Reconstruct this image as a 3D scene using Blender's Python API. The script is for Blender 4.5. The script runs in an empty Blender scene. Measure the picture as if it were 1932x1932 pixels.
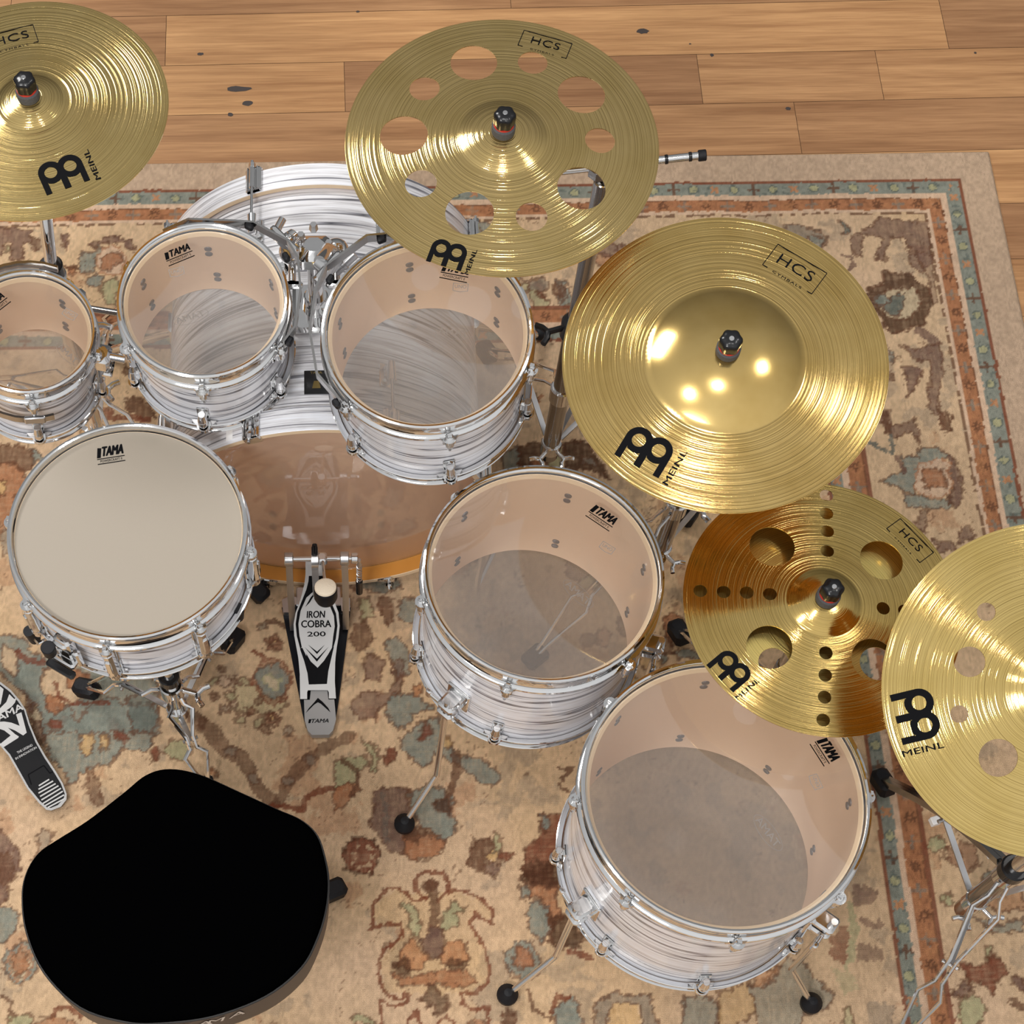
import bpy, math, random
import numpy as np
from mathutils import Vector, Matrix, noise
from mathutils.geometry import delaunay_2d_cdt, tessellate_polygon

# ------------------------------------------------------------------ camera, world, lights, exposure
SC = bpy.context.scene
COL = SC.collection
F_PX, CX, CY = 3281.198, 668.173, 1156.296
PITCH, YAW, ROLL, CAM_H = 0.4259482, -0.0028870, -0.0119403, 3.0169
RC = Matrix.Rotation(YAW, 3, 'Z') @ Matrix.Rotation(PITCH, 3, 'X') @ Matrix.Rotation(ROLL, 3, 'Z')
cam_data = bpy.data.cameras.new('camera')
cam_data.sensor_width = 36.0
cam_data.lens = F_PX / 1932.0 * 36.0
cam_data.shift_x = (966 - CX) / 1932.0
cam_data.shift_y = (CY - 966) / 1932.0
cam_data.clip_start = 0.05
cam = bpy.data.objects.new('camera', cam_data)
COL.objects.link(cam)
cam.matrix_world = Matrix.Translation((0, 0, CAM_H)) @ RC.to_4x4()
SC.camera = cam

world = bpy.data.worlds.new('studio')
SC.world = world
world.use_nodes = True
wn = world.node_tree.nodes
wl = world.node_tree.links
wn.clear()
w_out = wn.new('ShaderNodeOutputWorld')
w_bg = wn.new('ShaderNodeBackground')
w_tc = wn.new('ShaderNodeTexCoord')
w_sep = wn.new('ShaderNodeSeparateXYZ')
w_ramp = wn.new('ShaderNodeValToRGB')
wl.new(w_tc.outputs['Generated'], w_sep.inputs[0])
wl.new(w_sep.outputs['Z'], w_ramp.inputs['Fac'])
cr = w_ramp.color_ramp
cr.elements[0].position = 0.0
cr.elements[0].color = (0.20, 0.195, 0.19, 1)
cr.elements[1].position = 1.0
cr.elements[1].color = (0.70, 0.70, 0.70, 1)
e = cr.elements.new(0.35); e.color = (0.38, 0.375, 0.37, 1)
e = cr.elements.new(0.70); e.color = (0.62, 0.62, 0.62, 1)
w_m = wn.new('ShaderNodeMapRange')          # background brightened on the viewer's side as added fill, dimmer far side
w_m.inputs['From Min'].default_value = -1.0; w_m.inputs['From Max'].default_value = 0.6
w_m.inputs['To Min'].default_value = 2.6; w_m.inputs['To Max'].default_value = 0.90
wl.new(w_sep.outputs['Y'], w_m.inputs['Value'])
w_mul = wn.new('ShaderNodeMixRGB'); w_mul.blend_type = 'MULTIPLY'; w_mul.inputs[0].default_value = 1.0
wl.new(w_ramp.outputs['Color'], w_mul.inputs[1]); wl.new(w_m.outputs[0], w_mul.inputs[2])
wl.new(w_mul.outputs[0], w_bg.inputs['Color'])
w_bg.inputs['Strength'].default_value = 0.62
wl.new(w_bg.outputs[0], w_out.inputs[0])

def area(name, loc, target, sx, sy, power, col=(1, 1, 1)):
    d = bpy.data.lights.new(name, 'AREA')
    d.shape = 'RECTANGLE'; d.size = sx; d.size_y = sy; d.energy = power; d.color = col
    o = bpy.data.objects.new(name, d)
    COL.objects.link(o)
    o.location = loc
    o.rotation_euler = (Vector(target) - Vector(loc)).to_track_quat('-Z', 'Y').to_euler()
    return o
area('softbox_key', (-2.5, 4.0, 4.5), (0.1, 1.3, 0.4), 1.6, 0.8, 125, (1.0, 0.98, 0.95))
area('softbox_right', (2.1, 1.7, 4.0), (0.5, 1.2, 0.4), 0.35, 0.35, 11, (1.0, 0.97, 0.93))
area('front_fill', (-1.1, -1.2, 4.0), (0.0, 1.0, 0.3), 1.2, 0.6, 100, (1.0, 0.98, 0.96))  # unseen fill light, added to brighten the shell sides facing the viewer
area('ceiling_lamp_mid', (-1.0, 0.5, 4.3), (0.0, 1.0, 0.3), 0.22, 0.22, 22, (1.0, 0.98, 0.95))
area('ceiling_lamp_over', (0.35, 0.9, 4.3), (0.3, 1.0, 0.3), 0.14, 0.14, 12, (1.0, 0.98, 0.95))

SC.view_settings.view_transform = 'Standard'
SC.view_settings.look = 'None'
SC.view_settings.gamma = 1.0
SC.view_settings.exposure = -0.12
try:
    SC.view_settings.use_curve_mapping = False
except Exception:
    pass
SC.render.engine = 'CYCLES'
SC.cycles.max_bounces = 10
SC.cycles.transparent_max_bounces = 16
SC.cycles.sample_clamp_indirect = 6.0
try:
    SC.cycles.use_denoising = True
except Exception:
    pass

# ------------------------------------------------------------------ helpers: where a point of the place lies
CAMO = np.array([0, 0, CAM_H])
RCN = np.array(RC)
def pray(u, v):
    return RCN @ np.array([(u - CX) / F_PX, -(v - CY) / F_PX, -1.0])
def at(u, v, z=0.0):
    d = pray(u, v)
    return Vector(CAMO + (z - CAM_H) / d[2] * d)
def on_plane(u, v, c, n):
    d = pray(u, v); c = np.array(c); n = np.array(n)
    return Vector(CAMO + ((c - CAMO) @ n) / (d @ n) * d)

# ------------------------------------------------------------------ helpers: meshes
class MB:
    def __init__(s, M=None):
        s.v = []; s.f = []; s.m = []; s.M = M or Matrix.Identity(4); s.mi = 0
    def add(s, vs, fs, M=None):
        M = (s.M @ M) if M is not None else s.M
        b = len(s.v)
        s.v += [M @ Vector(p) for p in vs]
        for f in fs:
            s.f.append([i + b for i in f]); s.m.append(s.mi)
        return s
    def box(s, c, size, M=None, bev=0.0):
        x, y, z = size[0] / 2, size[1] / 2, size[2] / 2
        T = Matrix.Translation(c)
        if M is not None: T = T @ M
        if bev <= 0:
            vs = [(a * x, b * y, d * z) for a in (-1, 1) for b in (-1, 1) for d in (-1, 1)]
            fs = [(0, 1, 3, 2), (4, 6, 7, 5), (0, 4, 5, 1), (2, 3, 7, 6), (0, 2, 6, 4), (1, 5, 7, 3)]
            return s.add(vs, fs, T)
        bev = min(bev, x * .9, y * .9, z * .9)
        ring = []
        for (zz, i) in ((-z, bev), (-z + bev, 0), (z - bev, 0), (z, bev)):
            X, Y = x - i, y - i
            k = bev
            ring.append([(-X + k, -Y, zz), (X - k, -Y, zz), (X, -Y + k, zz), (X, Y - k, zz), (X - k, Y, zz), (-X + k, Y, zz), (-X, Y - k, zz), (-X, -Y + k, zz)])
        vs = sum(ring, [])
        fs = []
        for r in range(3):
            for i in range(8):
                j = (i + 1) % 8
                fs.append((r * 8 + i, r * 8 + j, r * 8 + 8 + j, r * 8 + 8 + i))
        fs.append(tuple(range(7, -1, -1))); fs.append(tuple(range(24, 32)))
        return s.add(vs, fs, T)
    def lathe(s, prof, n=48, M=None, closed=False, a0=0, a1=2 * math.pi, caps=False):
        full = abs(a1 - a0 - 2 * math.pi) < 1e-6
        na = n if full else n + 1
        vs = []
        for i in range(na):
            t = a0 + (a1 - a0) * i / n
            c, sn = math.cos(t), math.sin(t)
            vs += [(r * c, r * sn, z) for r, z in prof]
        k = len(prof); fs = []
        for i in range(n):
            j = (i + 1) % na
            for p in range(k if closed else k - 1):
                q = (p + 1) % k
                fs.append((i * k + p, j * k + p, j * k + q, i * k + q))
        if caps and not closed and full:
            if prof[0][0] > 1e-7: fs.append(tuple(i * k for i in range(n - 1, -1, -1)))
            if prof[-1][0] > 1e-7: fs.append(tuple(i * k + k - 1 for i in range(n)))
        return s.add(vs, fs, M)
    def cyl(s, p0, p1, r0, r1=None, n=20):
        r1 = r0 if r1 is None else r1
        p0 = Vector(p0); p1 = Vector(p1); d = p1 - p0
        q = d.to_track_quat('Z', 'Y').to_matrix().to_4x4()
        L = d.length; b = min(r0, r1, L) * .12
        return s.lathe([(max(r0 - b, 1e-5), 0), (r0, b), (r1, L - b), (max(r1 - b, 1e-5), L)], n, Matrix.Translation(p0) @ q, caps=True)
    def ball(s, c, r, n=18, sz=1.0):
        pr = [(max(r * math.sin(math.pi * i / 10), 1e-6 if i in (0, 10) else 0), -r * sz * math.cos(math.pi * i / 10)) for i in range(11)]
        return s.lathe(pr, n, Matrix.Translation(c))
    def tube(s, pts, r, n=10, closed=False, flat=None):
        pts = [Vector(p) for p in pts]; N = len(pts)
        vs = []; up = None
        for i, p in enumerate(pts):
            a = pts[i - 1] if (i > 0 or closed) else p
            b = pts[(i + 1) % N] if (i < N - 1 or closed) else p
            t = (b - a)
            t = t.normalized() if t.length > 1e-9 else Vector((0, 0, 1))
            if up is None:
                up = Vector((0, 0, 1)) if abs(t.z) < .9 else Vector((0, 1, 0))
            x = up.cross(t); x.normalize(); y = t.cross(x); y.normalize()
            if abs(t.z) > .2 or flat is None: up = y
            rx, ry = (r, r) if flat is None else flat
            for k in range(n):
                an = 2 * math.pi * (k + .5) / n
                vs.append(p + x * rx * math.cos(an) + y * ry * math.sin(an))
        fs = []
        for i in range(N if closed else N - 1):
            j = (i + 1) % N
            for k in range(n):
                l = (k + 1) % n
                fs.append((i * n + k, i * n + l, j * n + l, j * n + k))
        if not closed:
            fs.append(tuple(range(n - 1, -1, -1))); fs.append(tuple((N - 1) * n + k for k in range(n)))
        return s.add(vs, fs)
    def strip(s, pts, w, h, M=None):
        # rectangular bar along pts, width w sideways, height h upwards
        return s.tube(pts, 0, 4, False, (w * .7071, h * .7071))
    def prism(s, poly, z0, z1, M=None, holes=()):
        loops = [list(poly)] + [list(h) for h in holes]
        tri = tessellate_polygon([[Vector((x, y, 0)) for x, y in L] for L in loops])
        P = sum(loops, []); n = len(P)
        vs = [(x, y, z1) for x, y in P]; fs = []
        for t in tri:
            a, b, c = [Vector((P[i][0], P[i][1])) for i in t]
            cr = (b.x - a.x) * (c.y - a.y) - (b.y - a.y) * (c.x - a.x)
            if abs(cr) < 1e-14: continue
            fs.append(tuple(t) if cr > 0 else tuple(reversed(t)))
        if z0 is not None and abs(z1 - z0) > 1e-9:
            vs += [(x, y, z0) for x, y in P]
            fs += [tuple(i + n for i in reversed(f)) for f in list(fs)]
            b = 0
            for li, L in enumerate(loops):
                k = len(L)
                ar = sum(L[i][0] * L[(i + 1) % k][1] - L[(i + 1) % k][0] * L[i][1] for i in range(k))
                for i in range(k):
                    j = (i + 1) % k
                    q = (b + i, b + i + n, b + j + n, b + j)
                    fs.append(q if (ar > 0) == (li > 0) else tuple(reversed(q)))
                b += k
        return s.add(vs, fs, M)
    def build(s, name, mats, parent=None, smooth=35, M=None):
        me = bpy.data.meshes.new(name)
        me.from_pydata([tuple(p) for p in s.v], [], s.f)
        if not isinstance(mats, (list, tuple)): mats = [mats]
        for m in mats: me.materials.append(m)
        me.polygons.foreach_set('material_index', s.m)
        if smooth:
            me.polygons.foreach_set('use_smooth', [True] * len(me.polygons))
            me.set_sharp_from_angle(angle=math.radians(smooth))
        me.update()
        o = bpy.data.objects.new(name, me)
        COL.objects.link(o)
        if parent is not None: o.parent = parent
        if M is not None: o.matrix_local = M
        return o

def tag(o, label=None, cat=None, group=None, kind=None):
    if label: o['label'] = label
    if cat: o['category'] = cat
    if group: o['group'] = group
    if kind: o['kind'] = kind
    return o
def thing(name, label, cat, M=None, group=None):
    o = bpy.data.objects.new(name, None)
    o.empty_display_size = .05
    COL.objects.link(o)
    if M is not None: o.matrix_world = M
    return tag(o, label, cat, group)
def part_copy(src, parent, M=None):
    c = src.copy(); COL.objects.link(c); c.parent = parent
    if M is not None: c.matrix_local = M
    return c
def frame(c, n, xdir=(1, 0, 0)):
    n = Vector(n).normalized(); x = Vector(xdir); x = (x - n * x.dot(n)).normalized(); y = n.cross(x)
    M = Matrix((x, y, n)).transposed().to_4x4(); M.translation = Vector(c); return M
def tiltn(a, b):
    return Vector((math.sin(math.radians(a)), math.sin(math.radians(b)), 1)).normalized()

_tx = {}
def text_mesh(body, size=1.0, bold=0.0, sx=1.0, shear=0.0, space=1.0):
    """flat letters as (verts, faces), centred on the origin"""
    cu = bpy.data.curves.new('lettering', 'FONT')
    cu.body = body; cu.size = 1.0; cu.offset = min(bold, 0); cu.shear = shear; cu.space_character = space
    cu.align_x = 'CENTER'; cu.align_y = 'CENTER'; cu.resolution_u = 5
    ob = bpy.data.objects.new('lettering', cu)
    COL.objects.link(ob)
    dg = bpy.context.evaluated_depsgraph_get()
    me = bpy.data.meshes.new_from_object(ob.evaluated_get(dg))
    vs = [(p.co.x * size * sx, p.co.y * size) for p in me.vertices]
    fs = [tuple(p.vertices) for p in me.polygons]
    bpy.data.objects.remove(ob); bpy.data.curves.remove(cu); bpy.data.meshes.remove(me)
    return vs, fs
def place2d(mb, vs, fs, T, zf):
    """T: (x,y)->(x,y); zf: (x,y)->z"""
    pts = [T(*p) for p in vs]
    # keep faces facing up
    out = []
    for f in fs:
        a, b, c = pts[f[0]], pts[f[1]], pts[f[2]]
        ar = sum(pts[f[i]][0] * pts[f[(i + 1) % len(f)]][1] - pts[f[(i + 1) % len(f)]][0] * pts[f[i]][1] for i in range(len(f)))
        out.append(tuple(f) if ar > 0 else tuple(reversed(f)))
    mb.add([(x, y, zf(x, y)) for x, y in pts], out)
def tri_poly(poly, holes=()):
    loops = [list(poly)] + [list(h) for h in holes]
    P = sum(loops, [])
    return P, [tuple(t) for t in tessellate_polygon([[Vector((x, y, 0)) for x, y in L] for L in loops])]
def circle2(cx, cy, r, n=24, a0=0, a1=360):
    return [(cx + r * math.cos(math.radians(a0 + (a1 - a0) * i / n)), cy + r * math.sin(math.radians(a0 + (a1 - a0) * i / n))) for i in range(n if a1 - a0 == 360 else n + 1)]

# ------------------------------------------------------------------ materials
MATS = {}
def mat(name, col=(.8, .8, .8), rough=.5, metal=0.0, coat=0.0, spec=.5):
    m = bpy.data.materials.new(name); m.use_nodes = True
    b = m.node_tree.nodes['Principled BSDF']
    b.inputs['Base Color'].default_value = (*col, 1)
    b.inputs['Roughness'].default_value = rough
    b.inputs['Metallic'].default_value = metal
    b.inputs['Coat Weight'].default_value = coat
    b.inputs['Specular IOR Level'].default_value = spec
    MATS[name] = m
    return m
def nd(m, t, **kw):
    n = m.node_tree.nodes.new(t)
    for k, v in kw.items(): setattr(n, k, v)
    return n
def lk(m, a, b): m.node_tree.links.new(a, b)
def noisebump(m, scale, dist, detail=2, vec=None):
    b = m.node_tree.nodes['Principled BSDF']
    tc = nd(m, 'ShaderNodeTexCoord'); n = nd(m, 'ShaderNodeTexNoise'); bp = nd(m, 'ShaderNodeBump')
    n.inputs['Scale'].default_value = scale; n.inputs['Detail'].default_value = detail
    bp.inputs['Distance'].default_value = dist; bp.inputs['Strength'].default_value = 1
    lk(m, tc.outputs['Object'], n.inputs['Vector']); lk(m, n.outputs[0], bp.inputs['Height']); lk(m, bp.outputs[0], b.inputs['Normal'])
    return n

M_CHROME = mat('chrome', (.80, .80, .80), .07, 1.0)
noisebump(M_CHROME, 30, .0004)
M_CHROME2 = mat('brushed_steel', (.62, .62, .63), .28, 1.0)
M_DARKCHROME = mat('smoked_chrome_tube', (.42, .41, .40), .16, 1.0)
M_RUBBER = mat('black_rubber', (.006, .006, .008), .55, 0, 0, .3); noisebump(M_RUBBER, 120, .0006)
M_BLACK = mat('black_plastic', (.008, .008, .009), .22)
M_FELT = mat('dark_grey_felt', (.075, .075, .08), .9); noisebump(M_FELT, 300, .001)
M_RED = mat('red_washer', (.55, .03, .02), .4)
M_BLACKINK = mat('black_ink', (.004, .004, .005), .7, 0, 0, .08)
M_BLACKMET = mat('black_painted_steel', (.005, .006, .009), .42, 0, 0, .2)
M_SILVER = mat('silver_painted_steel', (.34, .335, .33), .38, .2)
M_GREYINK = mat('grey_ink', (.30, .29, .28), .6)
M_BEATER = mat('cream_felt', (.80, .70, .55), .9); noisebump(M_BEATER, 400, .0008)
M_WHITETAG = mat('white_sticker', (.9, .9, .9), .4)
M_BOLTGREY = mat('grey_washer', (.16, .16, .17), .45, .3)

def shell_material(name, axis, warpf=.55, lo=.28, hi=.55):
    m = mat(name, (.8, .8, .8), .22, 0, .4)
    b = m.node_tree.nodes['Principled BSDF']
    tc = nd(m, 'ShaderNodeTexCoord'); mp = nd(m, 'ShaderNodeMapping')
    s = {'z': (1.5, 1.5, 44), 'y': (1.3, 40, 1.3)}[axis]
    mp.inputs['Scale'].default_value = s
    lk(m, tc.outputs['Object'], mp.inputs['Vector'])
    warp = nd(m, 'ShaderNodeTexNoise'); warp.inputs['Scale'].default_value = 2.2; warp.inputs['Detail'].default_value = 2
    lk(m, tc.outputs['Object'], warp.inputs['Vector'])
    add = nd(m, 'ShaderNodeMixRGB', blend_type='LINEAR_LIGHT'); add.inputs[0].default_value = warpf
    lk(m, mp.outputs[0], add.inputs[1]); lk(m, warp.outputs['Color'], add.inputs[2])
    n1 = nd(m, 'ShaderNodeTexNoise'); n1.inputs['Scale'].default_value = 1.0; n1.inputs['Detail'].default_value = 2; n1.inputs['Roughness'].default_value = .5
    lk(m, add.outputs[0], n1.inputs['Vector'])
    # thin dark veins where the noise crosses its middle value
    sub = nd(m, 'ShaderNodeMath', operation='SUBTRACT'); sub.inputs[1].default_value = .5
    ab = nd(m, 'ShaderNodeMath', operation='ABSOLUTE')
    lk(m, n1.outputs[0], sub.inputs[0]); lk(m, sub.outputs[0], ab.inputs[0])
    r1 = nd(m, 'ShaderNodeValToRGB'); r1.color_ramp.elements[0].position = 0.0; r1.color_ramp.elements[0].color = (.05, .05, .065, 1)
    r1.color_ramp.elements[1].position = .030; r1.color_ramp.elements[1].color = (1, 1, 1, 1)
    e = r1.color_ramp.elements.new(.012); e.color = (.36, .36, .39, 1)
    lk(m, ab.outputs[0], r1.inputs['Fac'])
    n2 = nd(m, 'ShaderNodeTexNoise'); n2.inputs['Scale'].default_value = 4.5; n2.inputs['Detail'].default_value = 5; n2.inputs['Roughness'].default_value = .65
    lk(m, add.outputs[0], n2.inputs['Vector'])
    r2 = nd(m, 'ShaderNodeValToRGB'); r2.color_ramp.elements[0].position = lo; r2.color_ramp.elements[0].color = (.42, .41, .43, 1)
    r2.color_ramp.elements[1].position = hi; r2.color_ramp.elements[1].color = (.88, .90, .96, 1)
    e = r2.color_ramp.elements.new(lo * .45 + hi * .55); e.color = (.78, .78, .81, 1)
    lk(m, n2.outputs[0], r2.inputs['Fac'])
    n3 = nd(m, 'ShaderNodeTexNoise'); n3.inputs['Scale'].default_value = 3; lk(m, tc.outputs['Object'], n3.inputs['Vector'])
    r3 = nd(m, 'ShaderNodeValToRGB'); r3.color_ramp.elements[0].position = .48; r3.color_ramp.elements[0].color = (0, 0, 0, 1); r3.color_ramp.elements[1].position = .68; r3.color_ramp.elements[1].color = (.35, .35, .35, 1)
    lk(m, n3.outputs[0], r3.inputs['Fac'])
    warm = nd(m, 'ShaderNodeMixRGB', blend_type='MULTIPLY'); warm.inputs[2].default_value = (.86, .79, .74, 1)
    lk(m, r3.outputs[0], warm.inputs[0]); lk(m, r2.outputs[0], warm.inputs[1])
    mul = nd(m, 'ShaderNodeMixRGB', blend_type='MULTIPLY'); mul.inputs[0].default_value = .9
    lk(m, warm.outputs[0], mul.inputs[1]); lk(m, r1.outputs[0], mul.inputs[2])
    lk(m, mul.outputs[0], b.inputs['Base Color'])
    return m
M_SHELL = shell_material('white_streaked_wrap', 'z')
M_SHELLY = shell_material('white_streaked_wrap_bass', 'y', .25, .36, .66)

def wood_material(name, c1, c2, rough=.4, scale=(3, 3, 40), coat=.2):
    m = mat(name, c1, rough, 0, coat)
    b = m.node_tree.nodes['Principled BSDF']
    tc = nd(m, 'ShaderNodeTexCoord'); mp = nd(m, 'ShaderNodeMapping'); mp.inputs['Scale'].default_value = scale
    n = nd(m, 'ShaderNodeTexNoise'); n.inputs['Scale'].default_value = 1; n.inputs['Detail'].default_value = 5
    mx = nd(m, 'ShaderNodeMixRGB'); mx.inputs[1].default_value = (*c1, 1); mx.inputs[2].default_value = (*c2, 1)
    lk(m, tc.outputs['Object'], mp.inputs[0]); lk(m, mp.outputs[0], n.inputs['Vector']); lk(m, n.outputs[0], mx.inputs[0]); lk(m, mx.outputs[0], b.inputs['Base Color'])
    return m
M_INNER = wood_material('inner_birch', (.88, .68, .51), (.78, .58, .42), .5, (4, 4, 3))
M_EDGE = wood_material('bearing_edge_maple', (.84, .66, .45), (.74, .55, .36), .5)
M_HOOPIN = wood_material('orange_lacquered_maple', (.72, .33, .07), (.56, .23, .04), .3, (12, 3, 12), .5)

def film_material(name, haze, hazecol, gloss=.05, extra=0.05):
    m = bpy.data.materials.new(name); m.use_nodes = True
    nt = m.node_tree; nt.nodes.clear()
    out = nd(m, 'ShaderNodeOutputMaterial'); tr = nd(m, 'ShaderNodeBsdfTransparent'); gl = nd(m, 'ShaderNodeBsdfGlossy'); df = nd(m, 'ShaderNodeBsdfDiffuse'); tl = nd(m, 'ShaderNodeBsdfTranslucent')
    tr.inputs[0].default_value = (.96, .96, .95, 1); gl.inputs['Roughness'].default_value = gloss; gl.inputs[0].default_value = (1, 1, 1, 1)
    df.inputs[0].default_value = (*hazecol, 1); tl.inputs[0].default_value = (*hazecol, 1)
    ms = nd(m, 'ShaderNodeMixShader'); ms.inputs[0].default_value = .5; lk(m, df.outputs[0], ms.inputs[1]); lk(m, tl.outputs[0], ms.inputs[2])
    m1 = nd(m, 'ShaderNodeMixShader'); m1.inputs[0].default_value = haze; lk(m, tr.outputs[0], m1.inputs[1]); lk(m, ms.outputs[0], m1.inputs[2])
    fr = nd(m, 'ShaderNodeFresnel'); fr.inputs[0].default_value = 1.5
    ad = nd(m, 'ShaderNodeMath', operation='ADD'); ad.inputs[1].default_value = extra; lk(m, fr.outputs[0], ad.inputs[0])
    m2 = nd(m, 'ShaderNodeMixShader'); lk(m, ad.outputs[0], m2.inputs[0]); lk(m, m1.outputs[0], m2.inputs[1]); lk(m, gl.outputs[0], m2.inputs[2])
    lk(m, m2.outputs[0], out.inputs[0])
    MATS[name] = m
    return m
M_FILM = film_material('clear_batter_film', .13, (.70, .66, .64), .04)
M_FILMB = film_material('clear_resonant_film', .38, (.42, .40, .38), .10, .03)
M_FILMBASS = film_material('clear_bass_film', .55, (.96, .75, .59), .03, .05)
M_FILMFRONT = film_material('clear_front_film', .03, (.8, .7, .6), .05, .0)
M_ROD = mat('polished_leg_rod', (.86, .86, .86), .2, 1.0)
M_COATED = mat('coated_white_head', (.335, .29, .235), .45, 0, 0, .3); noisebump(M_COATED, 900, .0001)

def brass_material(name, groove=1.0, fine=1.0, bell_r=.06, bell_groove=.6, col=(.80, .60, .22), dark=(.60, .42, .14), seed=0.0, rough=.12):
    m = mat(name, col, rough, 1.0)
    b = m.node_tree.nodes['Principled BSDF']
    tc = nd(m, 'ShaderNodeTexCoord'); sp = nd(m, 'ShaderNodeSeparateXYZ'); lk(m, tc.outputs['Object'], sp.inputs[0])
    cb = nd(m, 'ShaderNodeCombineXYZ'); lk(m, sp.outputs[0], cb.inputs[0]); lk(m, sp.outputs[1], cb.inputs[1])
    ln = nd(m, 'ShaderNodeVectorMath', operation='LENGTH'); lk(m, cb.outputs[0], ln.inputs[0])
    def n1d(scale, detail, off):
        mu = nd(m, 'ShaderNodeMath', operation='MULTIPLY_ADD'); mu.inputs[1].default_value = scale; mu.inputs[2].default_value = off
        lk(m, ln.outputs['Value'], mu.inputs[0])
        n = nd(m, 'ShaderNodeTexNoise', noise_dimensions='1D'); n.inputs['Scale'].default_value = 1; n.inputs['Detail'].default_value = detail
        lk(m, mu.outputs[0], n.inputs['W']); return n
    a = n1d(230, 2, seed); c = n1d(760, 2, seed + 7)
    gr = nd(m, 'ShaderNodeMapRange'); gr.inputs['From Min'].default_value = bell_r - .001; gr.inputs['From Max'].default_value = bell_r + .002
    gr.inputs['To Min'].default_value = bell_groove; gr.inputs['To Max'].default_value = 1
    lk(m, ln.outputs['Value'], gr.inputs['Value'])
    s1 = nd(m, 'ShaderNodeMath', operation='MULTIPLY'); s1.inputs[1].default_value = .00065 * groove; lk(m, a.outputs[0], s1.inputs[0])
    s2 = nd(m, 'ShaderNodeMath', operation='MULTIPLY_ADD'); s2.inputs[1].default_value = .00026 * fine; lk(m, c.outputs[0], s2.inputs[0]); lk(m, s1.outputs[0], s2.inputs[2])
    s3 = nd(m, 'ShaderNodeMath', operation='MULTIPLY'); lk(m, s2.outputs[0], s3.inputs[0]); lk(m, gr.outputs[0], s3.inputs[1])
    bp = nd(m, 'ShaderNodeBump'); bp.inputs['Strength'].default_value = 1; bp.inputs['Distance'].default_value = 1.0
    lk(m, s3.outputs[0], bp.inputs['Height']); lk(m, bp.outputs[0], b.inputs['Normal'])
    tn = nd(m, 'ShaderNodeTexNoise'); tn.inputs['Scale'].default_value = 14; tn.inputs['Detail'].default_value = 4; lk(m, tc.outputs['Object'], tn.inputs['Vector'])
    rr = nd(m, 'ShaderNodeValToRGB'); rr.color_ramp.elements[0].position = .38; rr.color_ramp.elements[0].color = (*col, 1)
    rr.color_ramp.elements[1].position = .8; rr.color_ramp.elements[1].color = (*dark, 1)
    lk(m, tn.outputs[0], rr.inputs[0])
    mg = nd(m, 'ShaderNodeMixRGB', blend_type='MULTIPLY'); mg.inputs[0].default_value = .5
    r4 = nd(m, 'ShaderNodeValToRGB'); r4.color_ramp.elements[0].position = .34; r4.color_ramp.elements[0].color = (.42, .36, .26, 1); r4.color_ramp.elements[1].position = .52; r4.color_ramp.elements[1].color = (1, 1, 1, 1)
    gf = nd(m, 'ShaderNodeMath', operation='MULTIPLY'); gf.inputs[1].default_value = .62; lk(m, gr.outputs[0], gf.inputs[0]); lk(m, gf.outputs[0], mg.inputs[0]); lk(m, c.outputs[0], r4.inputs[0]); lk(m, rr.outputs[0], mg.inputs[1]); lk(m, r4.outputs[0], mg.inputs[2])
    lk(m, mg.outputs[0], b.inputs['Base Color'])
    return m

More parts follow.
